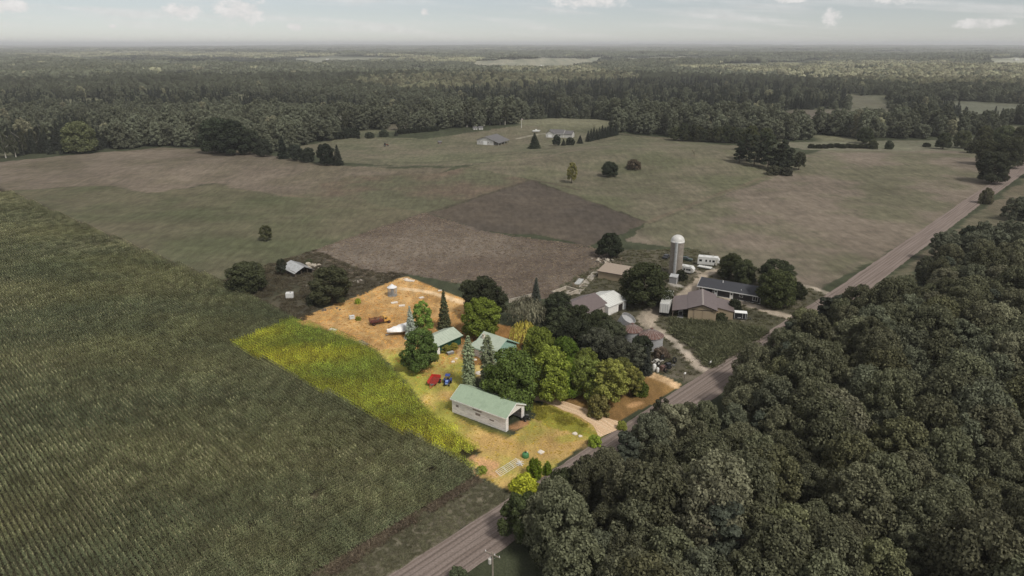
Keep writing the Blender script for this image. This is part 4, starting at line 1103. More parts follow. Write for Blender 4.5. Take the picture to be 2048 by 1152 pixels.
    ('bush', 1935, 480, 3.4, 6, (52, 58, 46), 'dark bush between the far road and the small clearing'),
]
for kind, px, py, rad, h, col, label in TL:
    p = G(px, py); inl = bool(inside(LOTW, np.array([p[0]]), np.array([p[1]]))[0]); lm_ = .3 * col[0] + .6 * col[1] + .1 * col[2]; col = tuple(min(255, (c_ * (.84 if inl else .95) + lm_ * (.16 if inl else .05)) * (1.16 if inl else 1.3)) for c_ in col)
    nm = dict(maple='deciduous_tree', loose='deciduous_tree', spruce='spruce_tree', column='spruce_tree', pine='pine_tree', willow='willow_tree', bare='bare_tree', bush='shrub')[kind]
    plant(nm, kind, p[0], p[1], rad, h, col, label, 'shrub' if kind == 'bush' else 'tree', var=0 if kind == 'bare' else None)
p = G(1070, 812); plant('bare_shrub', 'bare', p[0], p[1], 1.6, 2.4, BROWN, 'leafless brown brushwood behind the barn', 'shrub', var=1)

# rows one can count: bare trunked edge trees and the young spruces by the far house
for i, (px, py) in enumerate(((934, 254), (946, 253), (958, 251), (968, 252), (980, 250), (990, 249), (1000, 250), (12, 316), (32, 314), (48, 310), (70, 306), (95, 300), (690, 262), (1010, 250))):
    p = G(px, py); o = plant('aspen_tree', 'loose', p[0], p[1], 3.2, 15 + (i % 4), (92, 94, 76), 'pale trunked tree on the edge of the far forest', 'tree', 'pale trunked trees at the forest edge')
    for ch in o.children:
        if ch.name.startswith('trunk'): 
            tm = ch.data.copy(); tm.materials.clear(); tm.materials.append(BARKW); ch.data = tm; ch.scale = (1.6, 1.6, ch.scale[2] * 1.12)
for i in range(11):
    p = G(1176 + i * 5.6, 283 - i * 1.3); plant('spruce_tree', 'spruce', p[0], p[1], 2.8, 8.5 + (i % 3), (70, 76, 66), 'young spruce in the hedge row right of the far house', 'tree', 'young spruces in a row by the far house')
for i in range(13):
    p = G(1352 + i * 11 + trng.uniform(-3, 3), 281 + i * .5); plant('deciduous_tree', 'maple', p[0], p[1], 5.2, 12 + trng.uniform(-2, 2), [(82, 84, 60), (72, 76, 56)][i % 2], 'olive tree in the row along the lane behind the hill', 'tree', 'trees along the lane behind the hill')
for i in range(12):
    p = G(1880 - i * 26 + trng.uniform(-6, 6), 292 + trng.uniform(-2, 2)) if i < 2 else G(1600 + i * 12, 296 + trng.uniform(-1.5, 1.5)); plant('shrub', 'bush', p[0], p[1], 3.2, 3.2, (66, 68, 52), 'low hedge bush on the near side of the meadow strip', 'shrub', 'low bushes along the meadow strip')
for i in range(16):
    t = i / 15; p = G(1668 + 300 * t + trng.uniform(-3, 3), 596 - 196 * t + 7 + trng.uniform(-1, 2)); 
for i in range(9):
    p = G(640 + i * 9 + trng.uniform(-3, 3), 281 - i * .8); plant('shrub', 'bush', p[0], p[1], 4.4, 6.5 + trng.uniform(-1.5, 1.5), (60, 64, 52), 'dark bush of the thicket behind the far meadow', 'shrub', 'thicket behind the far meadow')
for i in range(9):
    p = G(800 + i * 9, 268 - i * .8); plant('shrub', 'bush', p[0], p[1], 3.0, 4.0, (58, 62, 50), 'small dark bush of the hedge left of the far barn', 'shrub', 'hedge left of the far barn')
# ------------------------------------------------------------------ buildings
WHITE = mat('white_paint', alb((250, 246, 240), 1.0), .5, .05, 4, dirt=alb((190, 186, 178)), dirtamt=.4)
TRIM = mat('white_trim', (.8, .8, .78), .5, .04, 4)
BOARDS = mat('weathered_white_boards', alb((252, 246, 242)), .8, .1, 2, dirt=alb((150, 138, 136)), stretch=(.35, .35, 6), dirtamt=.65, dscale=1.6, bump=.2)
GREENROOF = mat('pale_green_steel', alb((164, 182, 156)), .5, .05, 2, .4, .0, dirt=alb((146, 164, 140)), dirtamt=.5, dscale=.6)
AQUAROOF = mat('pale_aqua_steel', alb((186, 196, 178)), .5, .05, 2, .4, dirt=alb((166, 178, 160)), dirtamt=.5, dscale=.7)
AQUALIT = mat('aqua_light_panel', alb((170, 206, 212)), .3, .05, 2, .5)
DKGREEN = mat('dark_green_siding', alb((38, 84, 64)), .7, .15, 3)
TEALW = mat('pale_teal_siding', alb((170, 206, 188)), .7, .08, 3)
TANW = mat('tan_steel', alb((176, 158, 132)), .55, .05, 2, .4, stretch=(3, 3, .2))
TANR = mat('tan_roof', alb((164, 148, 132)), .55, .07, 2, .4)
BROWNR = mat('grey_brown_roof', alb((112, 100, 98)), .5, .07, 1.5, .4, dirt=alb((128, 116, 112)), dirtamt=.4)
WHITER = mat('white_steel_roof', alb((222, 222, 216)), .4, .05, 2, .5, dirt=alb((178, 176, 170)), dirtamt=.5, dscale=.5)
PEEL = mat('peeling_red_and_white', alb((186, 176, 168)), .9, .15, 3, dirt=alb((84, 54, 50)), dirtamt=.9, dscale=.9)
SLATE = mat('charcoal_shingle', alb((66, 67, 72)), .75, .12, 5)
CHARW = mat('charcoal_siding', alb((62, 60, 60)), .7, .08, 4, stretch=(.3, .3, 7))
SILVER = mat('galvanised_steel', alb((196, 198, 198)), .45, .1, 2, .5, .2, dirt=alb((150, 148, 144)), dirtamt=.6)
GREYST = mat('grey_steel', alb((140, 140, 140)), .6, .1, 2)
CONC = mat('concrete_blocks', alb((188, 178, 162)), .9, .14, 3, dirt=alb((140, 130, 116)), dirtamt=.6, dscale=.7)
SLABC = mat('bleached_concrete', alb((236, 226, 212)), .9, .12, 2, dirt=alb((190, 170, 140)), dirtamt=.5)
SLABG = mat('grey_concrete', alb((172, 164, 152)), .9, .14, 2, dirt=alb((120, 114, 100)), dirtamt=.6)
RUST = mat('rusty_steel', alb((112, 84, 76)), .8, .2, 2, dirt=alb((156, 140, 132)), dirtamt=.6, dscale=1.3)
DARKIN = mat('dark_timber', alb((52, 44, 40)), .9, .2, 3)
WOOD = mat('grey_timber', alb((120, 108, 96)), .9, .2, 4)
STRAW = mat('straw', alb((206, 150, 96)), .95, .25, 6, bump=.4)
GLASS = mat('window_glass', (.02, .022, .025), .08, .02, 1, .6)
BLACK = mat('black_rubber', (.012, .012, .012), .8, .1, 5)
BLACKP = mat('black_paint', (.025, .025, .028), .4, .1, 3)
CREAM = mat('cream_shed', alb((206, 202, 192)), .6, .06, 2)
FARW = mat('far_white', alb((206, 204, 198)), .6, .05, 2)
FARR = mat('far_grey_roof', alb((108, 106, 106)), .7, .06, 2)


def site(P, Q, zP=None):
    """Corner, heading and length of a wall seen between two places of the photo (its foot, or its eave at height zP)."""
    a = G(*P) if zP is None else G(*P, zP); b_ = G(*Q) if zP is None else G(*Q, zP)
    d = b_ - a
    return a, math.atan2(d[1], d[0]), math.hypot(d[0], d[1])


def root(name, a, rz, label, cat, group=None):
    return empty(name, (a[0], a[1], float(hgt(a[0], a[1]))), rz, label, cat, group)


def rbox(o, name, mt, *dims, **kw): return MB().box(*dims).build(name, mt, o, **kw)


def roofx(o, L, W, eave, ridge, mt, oh=.35, t=.1, rid=None, trim=None, ends=None, seams=0.0):
    """Two roof panels with the ridge along local x, plus cap and edge boards."""
    h = W / 2; s = (ridge - eave) / h; ze = eave - s * oh
    e0, e1 = (ends or (oh, oh))
    for k, (y0, y1) in enumerate(((-oh, h), (W + oh, h))):
        q = [(-e0, y0, ze + t), (L + e1, y0, ze + t), (L + e1, y1, ridge + t), (-e0, y1, ridge + t)]
        if k: q = [q[1], q[0], q[3], q[2]]
        p = MB().slab(q, t).build('roof_panel', mt, o)
        if seams:
            m_ = MB(); x = -e0 + seams / 2
            while x < L + e1:
                yy = (y0, y1); n_ = Vector((0, -s if k == 0 else s, 1)).normalized() * .035
                a0 = Vector((x, y0, ze + t)); a1 = Vector((x, y1, ridge + t)); w = Vector((.03, 0, 0))
                m_.add([a0 - w, a0 + w, a1 + w, a1 - w, a0 + n_ - w * .5, a0 + n_ + w * .5, a1 + n_ + w * .5, a1 + n_ - w * .5], [(4, 5, 6, 7), (0, 1, 5, 4), (2, 3, 7, 6), (1, 2, 6, 5), (3, 0, 4, 7)]); x += seams
            m_.build('roof_ribs', mt, p)['kind'] = 'stuff'
    MB().prism([(h - .22, ridge + t - .22 * s + .004), (h, ridge + t + .05), (h + .22, ridge + t - .22 * s + .004), (h, ridge + t - .1)], -e0 - .01, L + e1 + .01).build('ridge_cap', rid or mt, o)
    if trim:
        for y in (-oh - .03, W + oh - .0): rbox(o, 'fascia', trim, -e0, L + e1, y, y + .04, ze - .16, ze + t - .01)
        for x in (-e0 - .05, L + e1 + .01):
            for y0, y1 in ((-oh, h), (W + oh, h)):
                MB().hexa([(x, y0, ze - .16), (x + .04, y0, ze - .16), (x + .04, y1, ridge - .16), (x, y1, ridge - .16)], [(x, y0, ze + t + .012), (x + .04, y0, ze + t + .012), (x + .04, y1, ridge + t + .012), (x, y1, ridge + t + .012)]).build('barge_board', trim, o)


def wallsx(o, L, W, eave, ridge, mt, name='wall'):
    """Closed shell with gables at both ends of local x."""
    return MB().prism([(0, -.3), (W, -.3), (W, eave), (W / 2, ridge - .02), (0, eave)], 0, L).build(name, mt, o)


def win(o, face, x, z, w, h, cross=True, name='window', fr=None, W=0, L=0):
    """Window on the wall local y=0 ('f') or on the end x=L ('e')."""
    fr = fr or TRIM; m_ = MB()
    if face == 'f':
        f_ = MB().box(x - w / 2 - .09, x + w / 2 + .09, -.06, .02, z - .09, z + h + .09).build(name, fr, o)
        MB().box(x - w / 2, x + w / 2, -.075, -.05, z, z + h).build('pane', GLASS, f_)
        if cross: MB().box(x - .025, x + .025, -.09, -.06, z, z + h).build('glazing_bar', fr, f_)
    else:
        f_ = MB().box(L - .02, L + .06, x - w / 2 - .09, x + w / 2 + .09, z - .09, z + h + .09).build(name, fr, o)
        MB().box(L + .05, L + .075, x - w / 2, x + w / 2, z, z + h).build('pane', GLASS, f_)
    return f_


def door(o, face, x, w, h, mt, L=0, z=0, light=False, handle=True):
    if face == 'f':
        d_ = rbox(o, 'door', mt, x - w / 2, x + w / 2, -.07, .02, z, z + h)
        if light: MB().box(x - w * .28, x + w * .28, -.085, -.06, z + h * .6, z + h * .88).build('pane', GLASS, d_)
        if handle: MB().box(x + w * .34, x + w * .42, -.11, -.06, z + h * .45, z + h * .49).build('handle', BLACKP, d_)
    else:
        d_ = rbox(o, 'door', mt, L - .02, L + .07, x - w / 2, x + w / 2, z, z + h)
        if light: MB().box(L + .06, L + .085, x - w * .28, x + w * .28, z + h * .6, z + h * .88).build('pane', GLASS, d_)
    return d_


def lapped(x0, x1, z0, z1, y, step=.2, t=.03):
    """Lap boarding in the plane local y, each board proud of the next one up."""
    m_ = MB(); z = z0
    while z < z1 - .01:
        ze = min(z + step, z1); m_.add([(x0, y - t, z), (x1, y - t, z), (x1, y - .004, ze), (x0, y - .004, ze), (x0, y, z), (x1, y, z)], [(0, 1, 2, 3), (4, 5, 1, 0)]); z = ze
    return m_


# --- the green-roofed barn
a, rz, L = site((905, 824), (1012, 864)); Wd = 6.4; EV, RG = 3.25, 4.95
o = root('barn', a, rz, 'long white board barn with a pale green metal roof and open end', 'barn')
w_ = rbox(o, 'side_wall', BOARDS, 0, L, 0, .12, -.2, EV); w_.name = 'side_wall'
sd_ = lapped(.1, L - .1, .05, EV - .3, -.002).build('siding', BOARDS, w_); sd_['kind'] = 'stuff'
rbox(o, 'fascia_band', TRIM, -.02, L + .02, -.05, -.004, EV - .36, EV + .02)
rbox(o, 'side_wall', BOARDS, 0, L, Wd - .12, Wd, -.2, EV)
MB().prism([(.12, -.2), (Wd - .12, -.2), (Wd - .12, EV), (Wd / 2, RG), (.12, EV)], 0, .12).build('gable_wall', BOARDS, o)
OPN0, OPN1, OPH = .85, Wd - .95, 3.0
rbox(o, 'gable_pier', BOARDS, L - .12, L, .12, OPN0, -.2, OPH); rbox(o, 'gable_pier', BOARDS, L - .12, L, OPN1, Wd - .12, -.2, OPH)
MB().prism([(.12, OPH), (Wd - .12, OPH), (Wd - .12, EV), (Wd / 2, RG), (.12, EV)], L - .12, L).build('gable_top', WHITE, o)
for y in (0, Wd - .14): rbox(o, 'corner_board', TRIM, L, L + .03, y, y + .14, -.2, EV)
rbox(o, 'corner_board', TRIM, L - .14, L + .0, -.045, -.005, -.2, EV - .37); rbox(o, 'corner_board', TRIM, 0, .14, -.045, -.005, -.2, EV - .37)
for x, z, w, h in ((5.4, 2.3, 2.2, .3), (9.6, 1.35, 1.1, .32), (1.0, 1.6, .7, .5), (6.1, 1.4, 1.2, .5)):
    rbox(o, 'bare_board', mat('bare_board', alb((150, 138, 134)), .9, .2, 3, stretch=(.3, .3, 8)), x, x + w, -.05, -.033, z, z + h)
roofx(o, L, Wd, EV, RG, GREENROOF, .28, .09, trim=TRIM, seams=.9)
for x in np.arange(3.2, L - 1, 3.4): rbox(o, 'post', WOOD, x, x + .15, Wd / 2 - .08, Wd / 2 + .08, -.2, RG - .3)
MB().box(L - .02, L + .04, Wd / 2 - .12, Wd / 2 + .12, RG - .3, RG - .1).build('yard_light', BLACKP, o)
BARN = (a, rz, L)
def barnp(x, y): return (a[0] + math.cos(rz) * x - math.sin(rz) * y, a[1] + math.sin(rz) * x + math.cos(rz) * y)
for k, (x, y, z) in enumerate(((L - 1.6, 1.6, 0), (L - 1.6, 1.6, .75), (L - 1.6, 1.6, 1.5), (L - 2.9, 1.5, 0), (L - 2.9, 1.5, .75))):
    p = barnp(x, y); q = MB().box(-.6, .6, -.55, .55, 0, .74).build('straw_bale', STRAW, None, bevel=.06); q.location = (p[0], p[1], z + .02); q.rotation_euler = (0, 0, rz + .04 * k)
    tag(q, ['bottom bale of the front straw stack inside the barn mouth', 'middle bale of the front straw stack inside the barn mouth', 'top bale of the front straw stack inside the barn mouth', 'lower bale of the rear straw stack inside the barn', 'upper bale of the rear straw stack inside the barn'][k], 'straw bale', 'straw bales in the barn')

# --- green shed
a, rz, L = site((874, 710), (922, 688)); Wd = 6.0
o = root('shed', a, rz, 'dark green shed with a pale aqua metal roof', 'shed')
wallsx(o, L, Wd, 2.5, 3.7, DKGREEN)
roofx(o, L, Wd, 2.5, 3.7, AQUAROOF, .45, .08, trim=DKGREEN, seams=.9)
MB().slab([(1.2, Wd + .4, 2.42), (.1, Wd + .4, 2.42), (.1, Wd / 2 + .3, 3.7), (1.2, Wd / 2 + .3, 3.7)], .02).build('light_panel', AQUALIT, o)
door(o, 'f', .55, .9, 2.1, TRIM)
rbox(o, 'opening_band', DARKIN, 1.4, L - .3, -.03, .01, 1.75, 2.3)  # dark strip along the upper wall
for x in (1.2, 3.6, 6.0, L - .2): rbox(o, 'post', DKGREEN, x, x + .16, -.06, .01, 0, 2.4)

# --- house with the pale green roof
a, rz, L = site((949, 711), (989, 726)); L = max(L, 6.4); Wd = 8.2
o = root('house', a, rz, 'low white house with a broad pale green metal roof', 'house')
wallsx(o, L, Wd, 2.6, 4.9, WHITE)
MB().prism([(.05, 0), (Wd - .05, 0), (Wd - .05, 2.55), (Wd / 2, 4.75), (.05, 2.55)], L + .002, L + .05).build('gable_cladding', TEALW, o)
roofx(o, L, Wd, 2.6, 4.9, AQUAROOF, .5, .1, trim=TEALW, seams=.9)
g_ = rbox(o, 'garage_door', WHITE, .5, 3.1, -.08, .02, 0, 2.15)
for k in range(1, 4): MB().box(.52, 3.08, -.095, -.07, k * .53, k * .53 + .03).build('panel_joint', GREYST, g_)
win(o, 'f', 4.7, 1.0, 1.2, 1.0); win(o, 'e', 2.4, 1.0, 1.1, 1.1, L=L); win(o, 'e', 5.6, 1.0, 1.1, 1.1, L=L)
MB().slab([(-2.0, -.4, 2.2), (.1, -.4, 2.2), (.1, 2.6, 2.55), (-2.0, 2.6, 2.55)], .08).build('porch_roof', AQUAROOF, o)
for y in (-.3, 2.4): rbox(o, 'porch_post', TRIM, -1.9, -1.78, y, y + .12, -.2, 2.2)
ch = rbox(o, 'chimney', SLABC, .6, 1.15, 2.2, 2.75, 3.0, 5.0); MB().box(.54, 1.21, 2.14, 2.81, 5.0, 5.1).build('chimney_cap', CONC, ch)

# --- ruined shed with the silver roof
a, rz, L = site((566, 543), (594, 556)); L = 8.5; Wd = 6.5
o = root('ruined_shed', a, rz, 'sagging old shed with a silver tin roof and dark open end', 'shed')
MB().prism([(0, -.2), (.15, -.2), (.15, 1.7), (0, 1.7)], 0, L).build('side_wall', WOOD, o); rbox(o, 'side_wall', WOOD, 0, L, Wd - .15, Wd, -.2, 1.5)
MB().prism([(.15, -.2), (Wd - .15, -.2), (Wd - .15, 1.6), (Wd / 2, 3.0), (.15, 1.7)], 0, .12).build('gable_wall', WOOD, o)
for y in (.2, 2.2, 4.4, 6.2): rbox(o, 'post', WOOD, L - .2, L - .05, y, y + .14, -.2, 1.7)
MB().slab([(-.5, -.6, 1.55), (L + .4, -.5, 1.35), (L + .3, Wd / 2, 2.95), (-.4, Wd / 2 + .1, 3.2)], .06).build('roof_panel', SILVER, o)
MB().slab([(L + .5, Wd + .3, 1.2), (-.3, Wd + .4, 1.5), (-.4, Wd / 2 + .13, 3.2), (L + .3, Wd / 2 + .03, 2.93)], .06).build('roof_panel', GREYST, o)  # other slope of the same tin roof, its shade put into the grey

# --- silo
p = G(1350, 548); o = root('silo', p, 0, 'tall concrete stave silo with a white dome', 'silo')
SR, SH = 2.12, 11.2
SILOM = mat('concrete_staves', alb((156, 146, 134)), .9, .16, 3, dirt=alb((186, 178, 168)), dirtamt=.6, dscale=.5)
MB().lathe([(SR, -.3), (SR, SH)], 36).build('wall', SILOM, o, smooth=True)
for k in range(22): MB().lathe([(SR + .002, .3 + k * .5), (SR + .04, .32 + k * .5), (SR + .04, .37 + k * .5), (SR + .002, .39 + k * .5)], 36).build('steel_hoop', mat('old_hoop', alb((120, 112, 104)), .7, .15, 3), o)
MB().lathe([(SR + .12, SH - .05), (SR + .12, SH + .25)] + [((SR + .06) * math.cos(t), SH + .25 + 2.0 * math.sin(t)) for t in np.linspace(0, math.pi / 2, 10)], 36).build('dome', mat('white_dome', alb((214, 212, 206)), .4, .06, 1), o, smooth=True)
chm = MB(); ca = R(250); cx, cy = (SR + .35) * math.cos(ca), (SR + .35) * math.sin(ca)
MB().cyl((cx, cy, .4), (cx, cy, SH + .4), .48, n=14).build('chute', SILVER, o)
for sx in (-.25, .25): MB().cyl((cx + sx + .5, cy - .2, 0), (cx + sx + .5, cy - .2, SH), .035, n=5).build('ladder_rail', GREYST, o)

# --- long grey house
a, rz, L = site((1396, 586), (1520, 608)); Wd = 7.6; EV, RG = 2.45, 3.95; CP = 4.4
o = root('house', a, rz, 'long single storey charcoal house with a carport at one end', 'house')
MB().prism([(0, -.3), (Wd, -.3), (Wd, EV), (Wd / 2, RG - .02), (0, EV)], CP, L).build('wall', CHARW, o)
roofx(o, L, Wd, EV, RG, SLATE, .4, .12, trim=TRIM)
for y in (.1, Wd / 2, Wd - .25): rbox(o, 'carport_post', TRIM, .1, .25, y, y + .14, -.2, EV)
rbox(o, 'beam', TRIM, .1, CP - .01, .1, .22, EV - .28, EV - .02)
for x in (L - .15,): rbox(o, 'corner_board', TRIM, x, x + .18, -.03, -.004, -.2, EV)
rbox(o, 'foundation_trim', TRIM, CP, L - .16, -.04, -.006, .02, .14); rbox(o, 'corner_board', TRIM, CP - .02, CP + .14, -.05, -.004, .15, EV)
door(o, 'f', CP + .95, .98, 2.08, TRIM, light=True); door(o, 'f', CP + 5.6, .98, 2.08, TRIM, light=True)
win(o, 'f', CP + 8.4, 1.15, .9, .7); win(o, 'f', L - 1.5, .75, 1.3, 1.25)
MB().cyl((6.5, Wd / 2 - 1, RG - .3), (6.5, Wd / 2 - 1, RG + .35), .12, n=8).build('vent_pipe', TRIM, o); MB().cyl((12.5, .8, EV + .2), (12.5, .8, EV + .75), .07, n=8).build('vent_pipe', TRIM, o)
LH = (a, rz, L, CP, Wd)

# --- flat tan shed
a, rz, L = site((1196, 556), (1252, 566)); Wd = 6.6
o = root('shed', a, rz, 'low tan metal shed with a gently sloping tan roof', 'shed')
MB().prism([(0, -.3), (Wd, -.3), (Wd, 3.3), (0, 2.5)], 0, L).build('wall', TANW, o)
MB().slab([(-.3, -.35, 2.55), (L + .3, -.35, 2.55), (L + .3, Wd + .3, 3.5), (-.3, Wd + .3, 3.5)], .1).build('roof_panel', TANR, o)
rbox(o, 'gutter', DARKIN, -.3, L + .3, -.42, -.352, 2.4, 2.53)
rbox(o, 'door', TANW, L * .55, L * .55 + 1.0, -.05, .01, 0, 2.0)

# --- old barn with the brown roof, and the white shed joined to it
P1 = G(1175, 624, 3.1); Q1 = G(1214.5, 607, 3.1); Rg = G(1187.5, 587, 5.0)
dv = Q1 - P1; rz = math.atan2(dv[1], dv[0]); L0 = math.hypot(dv[0], dv[1]); ext = 4.5; half = max(3.5, abs(-(Rg - Q1)[0] * math.sin(rz) + (Rg - Q1)[1] * math.cos(rz)))
a = P1[:2] - np.array([math.cos(rz), math.sin(rz)]) * ext; L = L0 + ext; Wd = 2 * half
o = root('barn', a, rz, 'old barn with a grey brown roof and peeling red and white wall', 'barn')
wallsx(o, L, Wd, 3.0, 5.0, PEEL); roofx(o, L, Wd, 3.0, 5.0, BROWNR, .3, .1)
door(o, 'f', L - 3.2, 1.6, 2.2, DARKIN, handle=False); rbox(o, 'door', PEEL, L - 1.9, L - .9, -.06, .01, 0, 2.0)
OB = (a, rz, L, Wd)
P1 = G(1216, 614.5, 2.7); Q1 = G(1253, 599, 2.7); Rg = G(1226, 582, 4.1)
dv = Q1 - P1; rz = math.atan2(dv[1], dv[0]); L = math.hypot(dv[0], dv[1]); half = max(3.0, abs(-(Rg - Q1)[0] * math.sin(rz) + (Rg - Q1)[1] * math.cos(rz)))
a = P1[:2] + np.array([math.cos(rz), math.sin(rz)]) * .2; Wd = 2 * half
o = root('shed', a, rz, 'white shed with a bright white metal roof beside the old barn', 'shed')
wallsx(o, L - .2, Wd, 2.6, 4.1, WHITE); roofx(o, L - .2, Wd, 2.6, 4.1, WHITER, .25, .09, ends=(.0, .35), seams=.9)
rbox(o, 'door', DARKIN, L * .55, L * .55 + 1.9, -.05, .01, 0, 2.1); rbox(o, 'door', TRIM, L * .55 + 2.0, L * .55 + 3.3, -.09, -.02, 0, 2.15)  # first panel is the open door gap, its dark inside put into colour
MB().slab([(L + .1, .8, 1.9), (L + 2.4, .8, 1.9), (L + 2.4, Wd * .6, 2.3), (L + .1, Wd * .6, 2.3)], .06).build('lean_to_roof', GREYST, o)
rbox(o, 'lean_to_wall', WOOD, L - .19, L + 2.3, .9, Wd * .6 - .1, -.2, 1.82)

# --- tan pole barn with two lean-tos
a, rz, L = site((1375, 640), (1430.5, 645)); f0 = G(1405.3, 613, 4.9); f1 = G(1405, 587, 4.9)
Dp = 12.5; EV, RG = 3.6, 4.9
o = root('pole_barn', a, rz, 'tan pole barn with brown roof, sliding doors and a lean-to each side', 'barn')
MB().prismy([(0, -.3), (L, -.3), (L, EV), (L / 2, RG - .02), (0, EV)], 0, Dp).build('wall', TANW, o)
for k, (x0, x1) in enumerate(((-.3, L / 2), (L + .3, L / 2))):
    sl = (RG - EV) / (L / 2); ze = EV - sl * .3
    q = [(x0, -.4, ze + .1), (x1, -.4, RG + .1), (x1, Dp + .4, RG + .1), (x0, Dp + .4, ze + .1)]
    if k: q = [q[1], q[0], q[3], q[2]]
    MB().slab(q, .1).build('roof_panel', BROWNR, o)
MB().prismy([(L / 2 - .25, RG + .035), (L / 2, RG + .15), (L / 2 + .25, RG + .035), (L / 2, RG - .05)], -.42, Dp + .42).build('ridge_cap', mat('pale_ridge', alb((156, 146, 140)), .5), o)
for x0, x1 in ((-.3, L / 2), (L + .3, L / 2)):
    ze = EV - (RG - EV) / (L / 2) * .3
    MB().hexa([(x0, -.44, ze - .12), (x1, -.44, RG - .12), (x1, -.41, RG - .12), (x0, -.41, ze - .12)], [(x0, -.44, ze + .08), (x1, -.44, RG + .08), (x1, -.41, RG + .08), (x0, -.41, ze + .08)]).build('barge_board', DARKIN, o)
for x in (L * .2, L * .505):
    d_ = rbox(o, 'sliding_door', TANW, x, x + L * .295, -.1, -.02, .05, 3.2); MB().box(x + .05, x + .11, -.12, -.1, .1, 3.1).build('door_stile', mat('tan_dark', alb((130, 114, 94)), .7), d_)
rbox(o, 'door_rail', DARKIN, L * .12, L * .88, -.16, -.05, 3.22, 3.34)
MB().slab([(-4.4, -.3, 2.55), (-.05, -.3, 3.5), (-.05, Dp - 1, 3.5), (-4.4, Dp - 1, 2.55)], .09).build('lean_to_roof', BROWNR, o)
for y in (-.2, 3.6, 7.4, Dp - 1.3): rbox(o, 'lean_to_post', WOOD, -4.2, -4.02, y, y + .18, -.3, 2.5)
rbox(o, 'lean_to_wall', TANW, -4.3, -.02, Dp - 1.12, Dp - 1.0, -.3, 2.5)
MB().slab([(L + .05, 2.8, 3.45), (L + 5.0, 2.8, 2.5), (L + 5.0, Dp - 1.2, 2.5), (L + .05, Dp - 1.2, 3.45)], .09).build('lean_to_roof', BROWNR, o)
MB().prismy([(L + .02, -.3), (L + 4.7, -.3), (L + 4.7, 2.45), (L + .02, 3.32)], 3.0, Dp - 1.4).build('lean_to_wall', TANW, o)
PB = (a, rz, L)

# --- grain bins
BINW = mat('old_galvanised_bin', alb((176, 176, 176)), .55, .1, 2, dirt=alb((140, 136, 132)), dirtamt=.5, stretch=(1, 1, 4))
def grain_bin(px, py, r, hw, hc, label, roofm, wallm, ribs=20, group=None):
    p = G(px, py); o = root('grain_bin', p, 0, label, 'grain bin', group)
    MB().lathe([(r, -.2), (r, hw)], 32).build('wall', wallm, o, smooth=True)
    for k in range(int(hw / .8)): MB().lathe([(r + .003, .75 + k * .8), (r + .03, .78 + k * .8), (r + .003, .81 + k * .8)], 32).build('wall_seam', wallm, o)
    MB().lathe([(r + .18, hw - .08), (.35, hw + hc), (.35, hw + hc + .25), (.42, hw + hc + .25), (.02, hw + hc + .42)], 32).build('roof', roofm, o)
    for k in range(ribs):
        t = 2 * math.pi * k / ribs; MB().cyl(((r + .16) * math.cos(t), (r + .16) * math.sin(t), hw - .03), (.36 * math.cos(t), .36 * math.sin(t), hw + hc + .05), .045, n=4).build('roof_rib', mat('pale_rib', alb((166, 154, 148)), .6), o)
    return o
grain_bin(1301, 694, 2.95, 3.4, 1.5, 'larger grain bin with a rusty conical roof', RUST, BINW)
grain_bin(1263, 681, 2.6, 3.2, 1.35, 'smaller grain bin with a rusty conical roof', RUST, BINW, 18)
p = G(1252, 668); o = root('roofless_bin', p, 0, 'low roofless grey bin heaped with white scrap behind the grain bins', 'grain bin')
MB().lathe([(2.0, -.2), (2.0, 2.4), (1.92, 2.4), (1.92, 1.6), (.01, 1.7)], 24).build('wall', BINW, o)
for k in range(12):
    t = trng.uniform(0, 6.28); r = trng.uniform(.2, 1.6); MB().box(-.5, .5, -.12, .12, -.05, .05).build('scrap_sheet', SILVER, o); q = o.children[-1]; q.location = (r * math.cos(t), r * math.sin(t), 1.9 + trng.uniform(0, .7)); q.rotation_euler = (trng.uniform(-.6, .6), trng.uniform(-.6, .6), trng.uniform(0, 3))
# wire crib in the yard
p = G(785, 591); o = root('corn_crib', p, 0, 'round wire corn crib with a shiny conical tin roof', 'corn crib')
CR, CHh = 1.35, 2.75
for k in range(24):
    t = 2 * math.pi * k / 24; MB().cyl((CR * math.cos(t), CR * math.sin(t), 0), (CR * math.cos(t), CR * math.sin(t), CHh), .028, n=4).build('upright_wire', SILVER, o)
for k in range(12): MB().lathe([(CR - .02, .1 + k * .235), (CR + .03, .12 + k * .235), (CR - .02, .15 + k * .235)], 28).build('hoop_wire', SILVER, o)
MB().lathe([(CR * .35, 0), (CR * .35, CHh)], 12).build('core_tube', GREYST, o)
MB().lathe([(CR + .16, CHh - .04), (.16, CHh + .85), (.16, CHh + .98), (.01, CHh + 1.02)], 32).build('roof', mat('bright_tin', alb((240, 240, 240)), .35, .05, 2, .5), o)
MB().lathe([(CR + .12, -.05), (CR + .12, .08), (.01, .1)], 28).build('base', SLABG, o)

# --- small grey shed at the silo's foot
a, rz, L = site((1338, 566), (1352, 568)); L = 2.4
o = root('shed', a, rz, 'small grey metal shed at the foot of the silo', 'shed')
MB().prism([(0, -.2), (2.2, -.2), (2.2, 2.5), (0, 2.1)], 0, L).build('wall', GREYST, o); MB().slab([(-.1, -.1, 2.16), (L + .1, -.1, 2.16), (L + .1, 2.3, 2.6), (-.1, 2.3, 2.6)], .06).build('roof_panel', SILVER, o)
rbox(o, 'corner_board', TRIM, L - .1, L + .03, -.03, -.003, -.1, 2.1)

